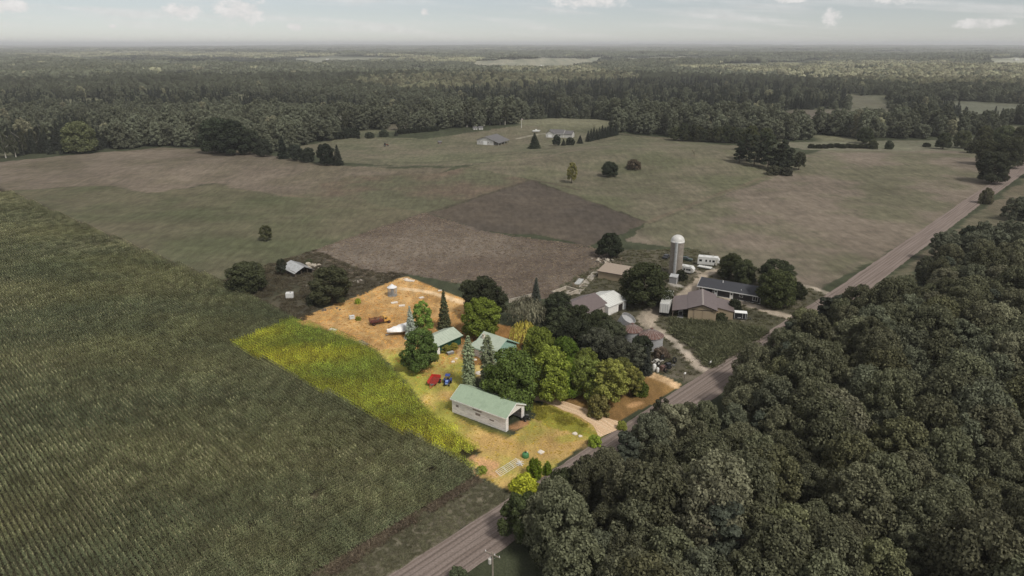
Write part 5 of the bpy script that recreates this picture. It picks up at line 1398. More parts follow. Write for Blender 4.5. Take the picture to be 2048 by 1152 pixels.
# --- farm beyond the hill
a, rz, L = site((954, 288.5), (987, 290.5)); Dp = 19; EV, RG = 3.4, 5.9
o = root('barn', a, rz, 'white gabled barn with a grey roof far across the meadow', 'barn')
MB().prismy([(0, -.5), (L, -.5), (L, EV), (L / 2, RG), (0, EV)], 0, Dp).build('wall', FARW, o)
for k, (x0, x1) in enumerate(((-.5, L / 2), (L + 4.5, L / 2))):
    sl = (RG - EV) / (L / 2); z0 = RG - sl * abs(L / 2 - x0)
    q = [(x0, -.5, z0 + .15), (x1, -.5, RG + .15), (x1, Dp + .5, RG + .15), (x0, Dp + .5, z0 + .15)]
    if k: q = [q[1], q[0], q[3], q[2]]
    MB().slab(q, .14).build('roof_panel', FARR, o)
for y in (0, 5, 10, 15): rbox(o, 'lean_to_post', FARW, L + 4.0, L + 4.2, y, y + .2, -.5, 2.2)
for x in (2, 4.2, L - 4.2, L - 2): win(o, 'f', x, 1.6, .6, .6, False)
rbox(o, 'door', TRIM, L / 2 - 1.5, L / 2 + 1.5, -.08, .01, 0, 2.7)
a, rz, L = site((1098, 273.5), (1126, 275.5)); o = root('house', a, rz, 'pale ranch house with two gabled wings on the far rise', 'house')
MB().prism([(0, -.6), (8, -.6), (8, 2.9), (4, 5.4), (0, 2.9)], 0, L).build('wall', FARW, o); roofx(o, L, 8, 2.9, 5.4, FARR, .4, .15, trim=FARW)
MB().prismy([(-1.5, -.6), (5.5, -.6), (5.5, 2.8), (2, 5.2), (-1.5, 2.8)], -4, .0).build('wing', FARW, o)
MB().slab([(-1.8, -4.3, 2.75), (2, -4.3, 5.35), (2, 3.6, 5.35), (-1.8, 3.6, 2.75)], .14).build('wing_roof', FARR, o); MB().slab([(2, -4.3, 5.352), (5.8, -4.3, 2.75), (5.8, 3.6, 2.75), (2, 3.6, 5.352)], .14).build('wing_roof', FARR, o)
MB().prism([(1, -.6), (8.5, -.6), (8.5, 2.7), (4.75, 4.8), (1, 2.7)], L + .02, L + 7).build('garage', FARW, o)
MB().slab([(L + .45, .6, 2.62), (L + 7.3, .6, 2.62), (L + 7.3, 4.75, 4.95), (L + .45, 4.75, 4.95)], .14).build('garage_roof', FARR, o); MB().slab([(L + 7.3, 8.9, 2.62), (L + .45, 8.9, 2.62), (L + .45, 4.75, 4.952), (L + 7.3, 4.75, 4.952)], .14).build('garage_roof', FARR, o)
for x in (6.6, 9.0): win(o, 'f', x, 1.0, 1.0, 1.1, False)
MB().box(.6, 3.4, -4.08, -3.98, 0, 2.2).build('door', TRIM, o)
for (px, py, w, d, h, label, gm) in ((951, 259.5, 3.4, 3.4, 2.4, 'left of two little white huts at the far forest edge', FARW), (962, 259.5, 3.6, 3.6, 2.6, 'right of two little white huts at the far forest edge', FARW), (880, 249, 7, 5, 3.2, 'small white cabin half hidden by the far forest', FARW), (880, 288, 2.6, 2.2, 2.2, 'tiny dark hut in the far paddock', WOOD), (1008, 102, 14, 10, 6, 'white farmhouse speck near the horizon', FARW), (950, 134, 14, 10, 6, 'white farmhouse far off on the left of the pale fields', FARW), (1182, 113, 20, 14, 8, 'pale barn speck beside the far pale field', FARW), (2034, 124, 22, 12, 7, 'long white farm building at the far right edge', FARW), (2020, 126, 12, 10, 6, 'lower white farm building at the far right edge', FARW), (1085, 134, 12, 10, 6, 'pale farmhouse among far fields', FARW), (655, 120, 14, 10, 6, 'white speck of a far house on the left plain', FARW), (1090, 161, 12, 9, 6, 'white house amid the pale woods', FARW)):
    p = G(px, py); o = root('hut' if h < 3 else 'cabin' if h < 4 else 'farmhouse', p, .3, label, 'hut' if h < 3 else 'house')
    MB().prism([(0, -.5), (d, -.5), (d, h * .66), (d / 2, h), (0, h * .66)], -w / 2, w / 2).build('wall', gm, o)
    for k in (0, 1):
        q = [(-w / 2 - .2, -.3, h * .66 - .06), (w / 2 + .2, -.3, h * .66 - .06), (w / 2 + .2, d / 2, h + .1), (-w / 2 - .2, d / 2, h + .1)]
        if k: q = [(x_, d - y_, z_) for x_, y_, z_ in (q[1], q[0], q[3], q[2])]
        MB().slab(q, .1).build('roof_panel', WHITER if h > 4 else FARR, o)
    MB().box(-w * .1, w * .1, -.06, .01, 0, h * .5).build('door', GREYST, o)
# ------------------------------------------------------------------ vehicles, machines and yard things
RED = mat('faded_red_paint', alb((206, 62, 52)), .6, .15, 3, dirt=alb((160, 92, 70)), dirtamt=.5)
BLUE = mat('blue_paint', alb((52, 74, 150)), .45, .1, 3, .5)
LBLUE = mat('pale_blue_plastic', alb((150, 176, 230)), .4, .08, 3)
YELLOW = mat('faded_yellow_paint', alb((226, 176, 96)), .6, .15, 3, dirt=alb((176, 120, 70)), dirtamt=.6)
MAROON = mat('rusted_maroon', alb((104, 58, 52)), .8, .25, 3, dirt=alb((150, 96, 72)), dirtamt=.6)
TARP = mat('white_shrink_wrap', alb((250, 248, 246)), .45, .08, 2, .4, bump=.5)
GREENP = mat('green_plastic', alb((76, 132, 84)), .5, .1, 3)
RVW = mat('white_gelcoat', alb((226, 226, 222)), .35, .04, 2, .5)
CARG = mat('dark_green_paint', alb((50, 70, 62)), .35, .08, 3, .5)
CARD = mat('dark_grey_paint', alb((60, 60, 64)), .35, .08, 3, .5)
NAVY = mat('navy_paint', alb((62, 70, 92)), .35, .08, 3, .5)
CHROME = mat('dull_metal', alb((150, 150, 150)), .4, .1, 3, .5, .5)


def at(name, px, py, rz, label, cat, group=None):
    p = G(px, py); return root(name, p, rz, label, cat, group)


def wheel(o, x, y, r, w=.2, hub=None):
    t = MB().cyl((x, y - w / 2, r), (x, y + w / 2, r), r, n=16).build('wheel', BLACK, o)
    MB().cyl((x, y - w / 2 - .02, r), (x, y + w / 2 + .02, r), r * .5, n=12).build('rim', hub or CHROME, t)
    return t


def heading(p0, p1):
    a_ = G(*p0); b_ = G(*p1); return math.atan2(b_[1] - a_[1], b_[0] - a_[0]), float(np.hypot(*(b_ - a_)[:2]))


# wrapped boat on its trailer
hd, ln = heading((781, 668), (846, 654)); o = at('boat', 806, 666, hd + math.pi, 'boat wrapped in white plastic on a trailer', 'boat')
V = []; Fc = []; ns = 13
for i in range(ns):
    t = i / (ns - 1); x = -4.4 + 8.8 * t; wd = 1.7 * min(1, (1.02 - t) * 2.6) ** .6; top = 2.7 - .5 * abs(t - .35) * 2 + .08 * math.sin(i * 2.2); bot = .55 + .55 * max(0, t - .6) / .4
    for (yy, zz) in ((-wd * .45, bot), (-wd, bot + .55), (-wd * .98, 1.25), (-wd * .5, top - .22 + .05 * math.sin(i * 3)), (0, top), (wd * .5, top - .22 + .05 * math.cos(i * 3)), (wd * .98, 1.25), (wd, bot + .55), (wd * .45, bot)): V.append((x, yy, zz))
for i in range(ns - 1):
    for j in range(9): Fc.append((i * 9 + j, i * 9 + (j + 1) % 9, (i + 1) * 9 + (j + 1) % 9, (i + 1) * 9 + j))
Fc += [tuple(range(9)), tuple((ns - 1) * 9 + j for j in range(8, -1, -1))]
MB().add(V, Fc).build('wrapped_hull', TARP, o)
MB().box(-3.6, 4.9, -.1, .1, .45, .56).build('trailer_beam', GREYST, o)
for y in (-1.0, 1.0): wheel(o, -1.6, y, .34)
MB().box(-1.7, -1.5, -1.0, 1.0, .3, .42).build('axle', GREYST, o)

# derelict truck
hd, ln = heading((745, 648), (778, 642)); o = at('truck', 761, 647, hd, 'derelict rusty flatbed truck with a faded yellow cab', 'truck')
MB().box(-2.9, 2.5, -.4, .4, .55, .75).build('chassis', MAROON, o)
bd = MB().box(-2.9, .7, -1.05, 1.05, .95, 1.08).build('flatbed', MAROON, o)
for y in (-1.05, .99):
    for k in range(2): MB().box(-2.9, .7, y, y + .06, 1.2 + k * .3, 1.38 + k * .3).build('stake_board', MAROON, bd)
for x in (-2.85, -1.2, .55):
    for y in (-1.02, .94): MB().box(x, x + .1, y, y + .08, 1.08, 1.85).build('stake', DARKIN, bd)
MB().prismy([(.85, .7), (2.9, .7), (2.9, 1.3), (2.0, 1.45), (1.7, 2.05), (.95, 2.1), (.85, 1.9)], -.85, .85).build('cab', YELLOW, o, bevel=.05)
MB().hexa([(1.99, -.7, 1.47), (2.02, -.7, 1.5), (2.02, .7, 1.5), (1.99, .7, 1.47)], [(1.76, -.65, 1.98), (1.79, -.65, 2.0), (1.79, .65, 2.0), (1.76, .65, 1.98)]).build('windscreen', GLASS, o)
for y in (-.88, .86): MB().box(1.0, 1.6, y, y + .02, 1.4, 1.85).build('side_window', GLASS, o)
for x in (-2.0, 2.2):
    for y in (-.85, .85): wheel(o, x, y, .42, .22, MAROON)
for k in range(5):
    q = MB().box(-.7, .7, -.06, .06, -.04, .04).build('scrap_timber', WOOD, o); q.location = (-1.2 + .2 * k, -.4 + .2 * k, 1.16 + .05 * k); q.rotation_euler = (0, .05, .3 * k)

# freezer, slabs, planks
p = G(704, 638); o = root('chest_freezer', p, .5, 'white chest freezer standing in the dry grass', 'freezer')
MB().box(-.7, .7, -.4, .4, .05, .95).build('cabinet', RVW, o, bevel=.04); MB().box(-.72, .72, -.42, .42, .96, 1.06).build('lid', RVW, o, bevel=.03); MB().box(-.1, .1, -.46, -.42, .9, .98).build('handle', GREYST, o)
for px, py, w, d, rz_, lb in ((789, 606, 2.0, 1.4, .3, 'left of two pale concrete slabs below the wire crib'), (804, 612, 1.8, 1.3, .1, 'right of two pale concrete slabs below the wire crib'), (843, 596, 1.5, 1.2, .5, 'pale slab behind the birch'), (666, 660, 2.2, 1.2, -.5, 'pale slab beside the yellow corn'), (820, 562, 3.2, 1.6, -.4, 'broad white slab at the far corner of the yard'), (843, 672, 1.4, 1.0, .2, 'white slab beside the wrapped boat'), (880, 582, 1.2, .9, .2, 'small slab at the edge of the sandy track')):
    p = G(px, py); q = MB().hexa([(-w / 2, -d / 2, 0), (w / 2, -d / 2 * .8, 0), (w / 2 * .9, d / 2, 0), (-w / 2, d / 2 * .9, 0)], [(-w / 2, -d / 2, .22), (w / 2, -d / 2 * .8, .3), (w / 2 * .9, d / 2, .26), (-w / 2, d / 2 * .9, .2)]).build('concrete_slab', SLABC, bevel=.03)
    q.location = (p[0], p[1], 0); q.rotation_euler = (0, 0, rz_); tag(q, lb, 'slab', 'concrete slabs in the upper yard')
p = G(727, 687); o = root('plank_pile', p, -.72, 'pile of grey weathered planks beside the corn', 'planks')
for k in range(9): q = MB().box(-1.8, 1.8, -.1, .1, 0, .05).build('plank', mat('bleached_plank', alb((196, 176, 156)), .9, .2, 4) if k % 2 else WOOD, o); q.location = (trng.uniform(-.4, .4), -.6 + .15 * k, .03 + .055 * (k % 3)); q.rotation_euler = (0, 0, trng.uniform(-.12, .12))
o = at('water_trough', 901, 708, .6, 'grey steel trough in front of the green shed', 'trough')
MB().hexa([(-.8, -.35, 0), (.8, -.35, 0), (.8, .35, 0), (-.8, .35, 0)], [(-.9, -.45, .6), (.9, -.45, .6), (.9, .45, .6), (-.9, .45, .6)]).build('tank', GREYST, o); MB().box(-.82, .82, -.38, .38, .601, .62).build('rim', SILVER, o)
for k, (px, py, r) in enumerate(((950, 720, .45), (906, 724, .5), (913, 718, .35), (958, 747, .9), (1150, 868, .5), (1082, 905, .6), (1160, 873, .4))):
    p = G(px, py); bm = bmesh.new(); bmesh.ops.create_icosphere(bm, subdivisions=2, radius=r)
    for v in bm.verts: v.co *= 1 + .25 * math.sin(v.co.x * 5 + k) * math.cos(v.co.y * 6); v.co.z *= .45
    me = bpy.data.meshes.new('rock'); bm.to_mesh(me); bm.free(); q = link('rock', me, SLABC); q.location = (p[0], p[1], .08)
    tag(q, ['pale rock by the house garage', 'pale rock on the path to the shed', 'smaller pale rock on the path to the shed', 'broad flat pale rock between the two columnar spruces', 'pale rock at the end of the weed bed', 'flat pale stone on the lawn by the saplings', 'small pale stone beside the drive shrub'][k], 'rock', 'pale rocks in the yard')

# red spreader and blue tractor
o = at('manure_spreader', 868, 768, R(80), 'red farm spreader with a slatted box parked on the grass', 'farm wagon')
MB().hexa([(-1.3, -.65, .6), (1.7, -.65, .6), (1.7, .65, .6), (-1.3, .65, .6)], [(-1.4, -.95, .68), (1.8, -.95, .68), (1.8, .95, .68), (-1.4, .95, .68)]).build('box_floor', MAROON, o)
for y0, y1 in ((-.95, -1.15), (.95, 1.15)): MB().hexa([(-1.4, y0 - .03, .68), (1.8, y0 - .03, .68), (1.8, y0 + .03, .68), (-1.4, y0 + .03, .68)], [(-1.4, y1 - .03, 1.25), (1.8, y1 - .03, 1.25), (1.8, y1 + .03, 1.25), (-1.4, y1 + .03, 1.25)]).build('side_board', RED, o)
MB().box(1.81, 1.88, -1.1, 1.1, .6, 1.5).build('end_board', RED, o)
for k in range(6): MB().box(-1.2 + k * .48, -1.1 + k * .48, -.9, .9, .69, .76).build('floor_slat', RED, o)
for y in (-1.25, 1.25): wheel(o, .7, y, .5, .24, RED)
MB().box(.62, .78, -1.2, 1.2, .42, .56).build('axle', MAROON, o)
for s in (-1, 1): MB().cyl((-1.3, .55 * s, .62), (-2.9, .04 * s, .45), .06, n=6).build('drawbar', RED, o)
for k in range(3): MB().cyl((-1.35 - .3 * k, -.5 + .1 * k, .7), (-1.35 - .3 * k, .5 - .1 * k, .7), .05, n=6).build('beater_bar', CHROME, o)
o = at('tractor', 895, 768, R(-95), 'small blue tractor parked beside the red spreader', 'tractor')
MB().prismy([(.1, .55), (1.35, .55), (1.35, 1.0), (1.25, 1.1), (.1, 1.18)], -.36, .36).build('bonnet', BLUE, o, bevel=.05)
MB().box(-.95, .12, -.45, .45, .5, .72).build('platform', BLUE, o)
for y in (-.72, .72): MB().prismy([(-1.05, .95), (-.9, 1.18), (-.2, 1.18), (-.05, .9), (-.15, .86), (-.3, 1.08), (-.85, 1.08), (-.95, .9)], y - .18, y + .18).build('mudguard', BLUE, o)
MB().box(-.75, -.25, -.25, .25, .75, .88).build('seat', BLACKP, o); MB().box(-.82, -.74, -.25, .25, .86, 1.25).build('backrest', BLACKP, o)
MB().cyl((.05, 0, 1.1), (-.15, 0, 1.35), .03, n=6).build('steering_column', BLACKP, o); MB().lathe([(.2, 1.36), (.24, 1.38), (.2, 1.4), (.2, 1.36)], 14, (-.17, 0)).build('steering_wheel', BLACKP, o)
for y in (-.4, .4): MB().cyl((-.9, y, .7), (-.9, y, 2.0), .035, n=6).build('roll_bar', BLACKP, o)
MB().box(-1.1, .2, -.55, .55, 2.0, 2.06).build('canopy', BLUE, o, bevel=.02)
for y in (-.35, .35): MB().cyl((.15, y, 1.15), (.1, y, 2.0), .025, n=5).build('canopy_post', BLACKP, o)
MB().box(1.36, 1.4, -.28, .28, .62, .98).build('grille', LBLUE, o); MB().hexa([(.4, -.3, 1.17), (1.1, -.3, 1.13), (1.1, .3, 1.13), (.4, .3, 1.17)], [(.4, -.28, 1.2), (1.1, -.28, 1.16), (1.1, .28, 1.16), (.4, .28, 1.2)]).build('bonnet_panel', LBLUE, o)
for y in (-.72, .72): wheel(o, -.55, y, .55, .32, BLUE)
for y in (-.55, .55): wheel(o, 1.0, y, .34, .2, BLUE)

# gate, pipes, green tank
hd, ln = heading((1001, 953), (1042, 927)); p = G(1001, 953); o = root('gate', p, hd, 'white tubular steel gate lying propped in the grass', 'gate')
for k in range(5): MB().cyl((0, k * .3, .06 + .12 * k), (ln, k * .3, .06 + .12 * k), .03, n=6).build('rail', TRIM, o)
for x in (0, ln * .33, ln * .66, ln): MB().cyl((x, 0, .06), (x, 1.2, .54), .03, n=6).build('upright', TRIM, o)
p = G(1040, 930); o = root('pipe_heap', p, 0, 'tangle of white pipes at the end of the steel gate', 'pipes')
for k in range(11): t = trng.uniform(0, 6.28); l_ = trng.uniform(.4, .9); MB().cyl((-math.cos(t) * l_, -math.sin(t) * l_, trng.uniform(.05, .3)), (math.cos(t) * l_, math.sin(t) * l_, trng.uniform(.3, 1.0)), .035, n=5).build('pipe', TRIM, o)
o = at('water_tank', 1051, 914, .4, 'round green plastic tank with a black cap on the lawn', 'tank')
MB().lathe([(.62, 0), (.66, .1), (.66, .6), (.55, .85), (.2, 1.0), (.01, 1.0)], 20).build('tank', GREENP, o, smooth=True); MB().cyl((0, 0, .98), (0, 0, 1.14), .18, n=12).build('cap', BLACKP, o); MB().cyl((.35, 0, .8), (.35, 0, .98), .09, n=8).build('valve', TRIM, o)
# quad bike at the barn mouth
p = barnp_ = (BARN[0][0] + math.cos(BARN[1]) * (BARN[2] + .6) - math.sin(BARN[1]) * 6.0, BARN[0][1] + math.sin(BARN[1]) * (BARN[2] + .6) + math.cos(BARN[1]) * 6.0)
o = empty('quad_bike', (p[0], p[1], 0), BARN[1] + 1.5, 'dark quad bike parked at the mouth of the barn', 'quad bike')
MB().prismy([(-.7, .5), (.7, .5), (.75, .75), (.2, .85), (-.6, .85)], -.25, .25).build('body', BLACKP, o, bevel=.04); MB().box(-.55, .1, -.18, .18, .86, .98).build('seat', BLACK, o)
MB().cyl((.35, -.38, 1.1), (.35, .38, 1.1), .025, n=6).build('handlebar', CHROME, o); MB().box(.45, .85, -.3, .3, .86, .9).build('rack', CHROME, o)
for x in (-.55, .6):
    for y in (-.42, .42): wheel(o, x, y, .3, .22, CHROME)

# white tote, rubble heap and boards by the ruin
o = at('water_tote', 580, 596, .15, 'big square white tank standing in the scrubby yard', 'tank')
MB().box(-1.1, 1.1, -.9, .9, .2, 1.75).build('tank', RVW, o, bevel=.1); MB().box(-1.15, 1.15, -.95, .95, 0, .18).build('pallet', WOOD, o); MB().cyl((.3, 0, 1.75), (.3, 0, 1.88), .25, n=12).build('cap', GREYST, o)
def heap(name, px, py, n, ext, size, mt, label, cat, part, zk=.5):
    p = G(px, py); o = root(name, p, 0, label, cat); hr = random.Random(px)
    for k in range(n):
        x = hr.gauss(0, ext); y = hr.gauss(0, ext * .7); s = size * hr.uniform(.5, 1.3)
        q = MB().hexa([(-s, -s * .6, -s * .3), (s * .9, -s * .7, -s * .3), (s, s * .6, -s * .3), (-s * .8, s * .7, -s * .3)], [(-s * .8, -s * .5, s * .3), (s, -s * .5, s * .2), (s * .8, s * .6, s * .35), (-s * .9, s * .5, s * .25)]).build(part, mt if k % 4 else WOOD, o)
        q.location = (x, y, max(.1, zk * (1 - (x * x + y * y) / (6 * ext * ext)) * hr.uniform(.3, 1))); q.rotation_euler = (hr.uniform(-.5, .5), hr.uniform(-.5, .5), hr.uniform(0, 6))
    return o
heap('rubble_heap', 621, 535, 34, 1.7, .7, CONC, 'heap of pale broken concrete and boards behind the ruin', 'rubble', 'chunk', 1.3)
heap('rubble_heap', 720, 563, 10, .8, .45, SLABG, 'small scatter of pale rubble right of the big spreading tree', 'rubble', 'chunk', .3)
heap('rubble_heap', 610, 572, 8, .9, .3, SLABG, 'few pale stones below the ruin', 'rubble', 'chunk', .2)
heap('rubble_heap', 1210, 522, 26, 2.2, .6, CONC, 'bank of broken concrete behind the flat tan shed', 'rubble', 'chunk', .9)
heap('rubble_heap', 1240, 600, 7, .8, .35, SLABG, 'few pale blocks in front of the white shed', 'rubble', 'chunk', .3)
heap('scrap_heap', 652, 620, 9, 1.4, .35, WOOD, 'dark scattered boards below the big spreading tree', 'scrap', 'board', .15)

# old foundation and concrete path behind the brown barn
hd, ln = heading((1155, 586), (1196, 540)); p = G(1153, 588); o = root('concrete_path', p, hd, 'strip of broken pale concrete running up to the flat tan shed', 'path')
x = 0; k = 0
while x < ln:
    w = trng.uniform(2.0, 3.4); q = MB().box(x, x + w - .12, -1.1 + trng.uniform(-.15, .15), 1.1 + trng.uniform(-.2, .2), -.1, .09 + trng.uniform(0, .06)).build('slab', SLABG, o); x += w
for k in range(7): MB().box(ln * .35 + k * .75, ln * .35 + k * .75 + .09, 1.5, 3.2, -.1, .5).build('stall_rail', TRIM, o)
hd, ln = heading((1124, 592), (1160, 578)); p = G(1128, 597); o = root('stone_foundation', p, hd, 'low white foundation walls behind the old brown roofed barn', 'ruin')
for (x0, x1, y0, y1) in ((0, 7, 0, .35), (0, .35, .36, 4.6), (6.65, 7, .36, 4.6), (0, 7, 4.62, 4.95)): MB().box(x0, x1, y0, y1, -.2, 1.1).build('wall', CONC, o)
MB().box(.36, 6.64, .36, 4.6, -.1, .06).build('floor', SLABG, o)
hd, ln = heading((1010, 604), (1058, 592)); p = G(1018, 606); o = root('low_wall', p, hd, 'long low white wall behind the grey willow', 'wall'); MB().box(0, ln, 0, .3, -.2, 1.0).build('wall', CONC, o); MB().box(-.05, ln + .05, -.05, .35, 1.0, 1.08).build('coping', SLABG, o)

# semi trailer
a_, rz_, l_ = site((1318, 632), (1330.5, 633.5)); o = root('semi_trailer', a_, rz_, 'white box semi trailer standing beside the sandy lane', 'trailer')
SW, SL = 2.55, 11.5
MB().box(0, SW, 0, SL, 1.1, 3.9).build('box', RVW, o, bevel=.05); MB().box(.05, SW - .05, .1, SL - .1, 3.9, 3.93).build('roof_sheet', mat('trailer_roof', alb((204, 204, 198)), .5, .08, 2, dirt=alb((160, 156, 148)), dirtamt=.6), o)
for x in (.06, SW / 2 + .02): MB().box(x, x + SW / 2 - .1, -.05, -.005, 1.2, 3.8).build('rear_door', RVW, o)
for x in (.3, .9, 1.6, 2.2): MB().cyl((x, -.08, 1.2), (x, -.08, 3.8), .025, n=5).build('lock_bar', CHROME, o)
MB().box(.1, SW - .1, .05, .2, .55, .7).build('bumper', BLACKP, o); MB().box(.5, SW - .5, .3, SL - .4, .95, 1.09).build('underframe', BLACKP, o)
for y in (1.6, 2.8):
    for x in (.25, SW - .25): t = MB().cyl((x - .2, y, .52), (x + .2, y, .52), .52, n=16).build('wheel', BLACK, o); MB().cyl((x - .22, y, .52), (x + .22, y, .52), .26, n=12).build('rim', CHROME, t)
for x in (.5, SW - .6): MB().box(x, x + .12, SL - 2.4, SL - 2.28, 0, 1.05).build('landing_leg', BLACKP, o)
for k in range(12): MB().box(SW + .0, SW + .015, .5 + k * .9, .56 + k * .9, 1.2, 3.8).build('side_rib', CREAM, o)

# enclosed cargo trailer
a_, rz_, l_ = site((1468, 639), (1491, 641)); o = root('cargo_trailer', a_, rz_, 'black enclosed cargo trailer with a white roof', 'trailer')
MB().box(0, 3.3, 0, 1.9, .4, 2.0).build('box', BLACKP, o); MB().box(-.03, 3.33, -.03, 1.93, 2.0, 2.1).build('roof', TRIM, o, bevel=.03); MB().prism([(0, .4), (1.9, .4), (1.9, 1.9), (0, 1.9)], 3.301, 3.36).build('nose', BLACKP, o)
for x in (-.02, 3.28, 2.1, 2.9): MB().box(x, x + .06, -.03, -.003, .42, 2.0).build('trim_strip', TRIM, o)
MB().box(-.02, 3.32, -.035, -.004, .34, .44).build('lower_trim', CHROME, o)
for y in (.08, 1.82): wheel(o, 1.3, y, .34, .2); MB().box(.85, 1.75, y - .14, y + .14, .7, .76).build('mudguard', TRIM, o)
for s in (0, 1): MB().cyl((3.3, .4 + 1.1 * s, .45), (4.5, .95, .45), .05, n=6).build('drawbar', BLACKP, o)
MB().box(4.3, 4.45, .85, 1.05, 0, .45).build('jack', BLACKP, o)

# campers and the rest of the yard by the silo
def camper(px, py, rz_, L_, W_, H_, label, gooseneck):
    o = at('travel_trailer', px, py, rz_, label, 'caravan')
    prof = [(-L_ / 2, .5), (L_ / 2 - (1.6 if gooseneck else .5), .5)] + ([(L_ / 2 - 1.5, 1.4), (L_ / 2 + .1, 1.5), (L_ / 2 + .1, H_ * .72), (L_ / 2 - .6, H_)] if gooseneck else [(L_ / 2, .9), (L_ / 2, H_ * .7), (L_ / 2 - .7, H_)]) + [(-L_ / 2 + .15, H_), (-L_ / 2, H_ * .8)]
    b_ = MB().prismy(prof, -W_ / 2, W_ / 2).build('body', RVW, o, bevel=.05)
    for x, w in ((-L_ * .36, .9), (-L_ * .1, .55), (L_ * .08, .55), (L_ * .24, .8)):
        f_ = MB().box(x - w / 2, x + w / 2, -W_ / 2 - .03, -W_ / 2 + .01, H_ * .5, H_ * .72).build('window', BLACKP, o); MB().box(x - w / 2 + .04, x + w / 2 - .04, -W_ / 2 - .045, -W_ / 2 - .025, H_ * .52, H_ * .7).build('pane', GLASS, f_)
    MB().box(L_ * .33, L_ * .33 + .6, -W_ / 2 - .03, -W_ / 2 + .01, .7, H_ * .82).build('door', CREAM, o)
    for x in (-L_ * .25, L_ * .15): MB().box(x, x + .8, -.4, .4, H_, H_ + .25).build('roof_unit', RVW, o, bevel=.04)
    MB().box(-L_ / 2 + .3, L_ / 2 - 2, -W_ / 2 - .02, -W_ / 2 + .005, .62, .74).build('stripe', CREAM, o)
    for x in (-.6, .2):
        for y in (-W_ / 2 + .1, W_ / 2 - .1): wheel(o, x, y, .35)
    MB().box(-L_ / 2 + .3, L_ / 2 - 1.8, -.5, .5, .38, .49).build('underframe', BLACKP, o)
    MB().cyl((L_ / 2 - (1.9 if gooseneck else .2), 0, 0), (L_ / 2 - (1.9 if gooseneck else .2), 0, .5), .05, n=6).build('jack', BLACKP, o)
camper(1416, 531, R(-18), 7.2, 2.5, 3.3, 'large white camper trailer beside the dark trees', True)
camper(1373, 546, R(-32), 5.0, 2.2, 2.6, 'smaller white camper right behind the silo', False)
hd, ln = heading((1396, 532), (1423, 537)); o = at('flat_trailer', 1409, 537, hd, 'white flat utility trailer in front of the large camper', 'trailer')
MB().box(-2.3, 2.3, -.95, .95, .5, .62).build('deck', RVW, o); MB().box(-2.3, 2.3, -1.0, -.951, .45, .75).build('side_rail', RVW, o); MB().box(-2.3, 2.3, .951, 1.0, .45, .75).build('side_rail', RVW, o)
for x in (-.9, -.1):
    for y in (-.85, .85): wheel(o, x, y, .33)
for s in (-1, 1): MB().cyl((2.3, .8 * s, .5), (3.5, 0, .45), .05, n=6).build('drawbar', RVW, o)
def car(name, px, py, rz_, paint, label, L_=4.4, W_=1.75, H_=1.42, cat='car', loc=None):
    o = at(name, px, py, rz_, label, cat) if loc is None else empty(name, loc, rz_, label, cat)
    MB().prismy([(-L_ / 2, .35), (L_ / 2, .35), (L_ / 2, .72), (L_ * .22, .92), (-L_ * .4, .95), (-L_ / 2, .8)], -W_ / 2, W_ / 2).build('body', paint, o, bevel=.05)
    MB().hexa([(-L_ * .38, -W_ * .46, .94), (L_ * .22, -W_ * .46, .9), (L_ * .22, W_ * .46, .9), (-L_ * .38, W_ * .46, .94)], [(-L_ * .26, -W_ * .38, H_ - .04), (L_ * .06, -W_ * .38, H_ - .04), (L_ * .06, W_ * .38, H_ - .04), (-L_ * .26, W_ * .38, H_ - .04)]).build('windows', GLASS, o)
    MB().box(-L_ * .265, L_ * .065, -W_ * .385, W_ * .385, H_ - .038, H_).build('roof', paint, o, bevel=.02)
    for x in (-L_ * .31, L_ * .3):
        for y in (-W_ * .45, W_ * .45): wheel(o, x, y, .32, .2)
    for y in (-W_ * .36, W_ * .36): MB().box(L_ / 2 - .02, L_ / 2 + .02, y - .16, y + .16, .55, .7).build('headlight', TRIM, o)
    return o
car('parked_car', 1333, 516, R(60), CARD, 'dark car parked behind the silo on its left'); car('parked_car', 1372, 521, R(-25), CARG, 'dark green car parked behind the silo on its right')
a_, rz_, L_, CP_, Wd_ = LH; cx_ = a_[0] + math.cos(rz_) * 2.4 - math.sin(rz_) * 3.4; cy_ = a_[1] + math.sin(rz_) * 2.4 + math.cos(rz_) * 3.4
car('parked_car', 0, 0, rz_ - 1.57, NAVY, 'navy blue car under the carport of the long house', loc=(cx_, cy_, 0.02))
# tractor-like machine under the lean-to
a_, rz_, L_ = PB; cx_ = a_[0] + math.cos(rz_) * -2.0 - math.sin(rz_) * 1.6; cy_ = a_[1] + math.sin(rz_) * -2.0 + math.cos(rz_) * 1.6
o = empty('skid_loader', (cx_, cy_, 0), rz_ - 1.57, 'dark loader with a pale cab frame under the left lean-to', 'loader')
MB().prismy([(-1.2, .35), (1.0, .35), (1.0, .9), (.3, 1.1), (-1.2, 1.2)], -.6, .6).build('body', CARD, o, bevel=.04)
for x in (-.5, .5):
    for y in (-.55, .5): MB().box(x, x + .06, y, y + .06, 1.05, 2.0).build('cab_post', TRIM, o)
MB().box(-.55, .6, -.6, .6, 2.0, 2.06).build('cab_roof', TRIM, o); MB().hexa([(1.1, -.8, .05), (1.7, -.8, .05), (1.7, .8, .05), (1.1, .8, .05)], [(1.1, -.8, .6), (1.35, -.8, .6), (1.35, .8, .6), (1.1, .8, .6)]).build('bucket', GREYST, o)
for x in (-.7, .6):
    for y in (-.72, .72): wheel(o, x, y, .4, .28)

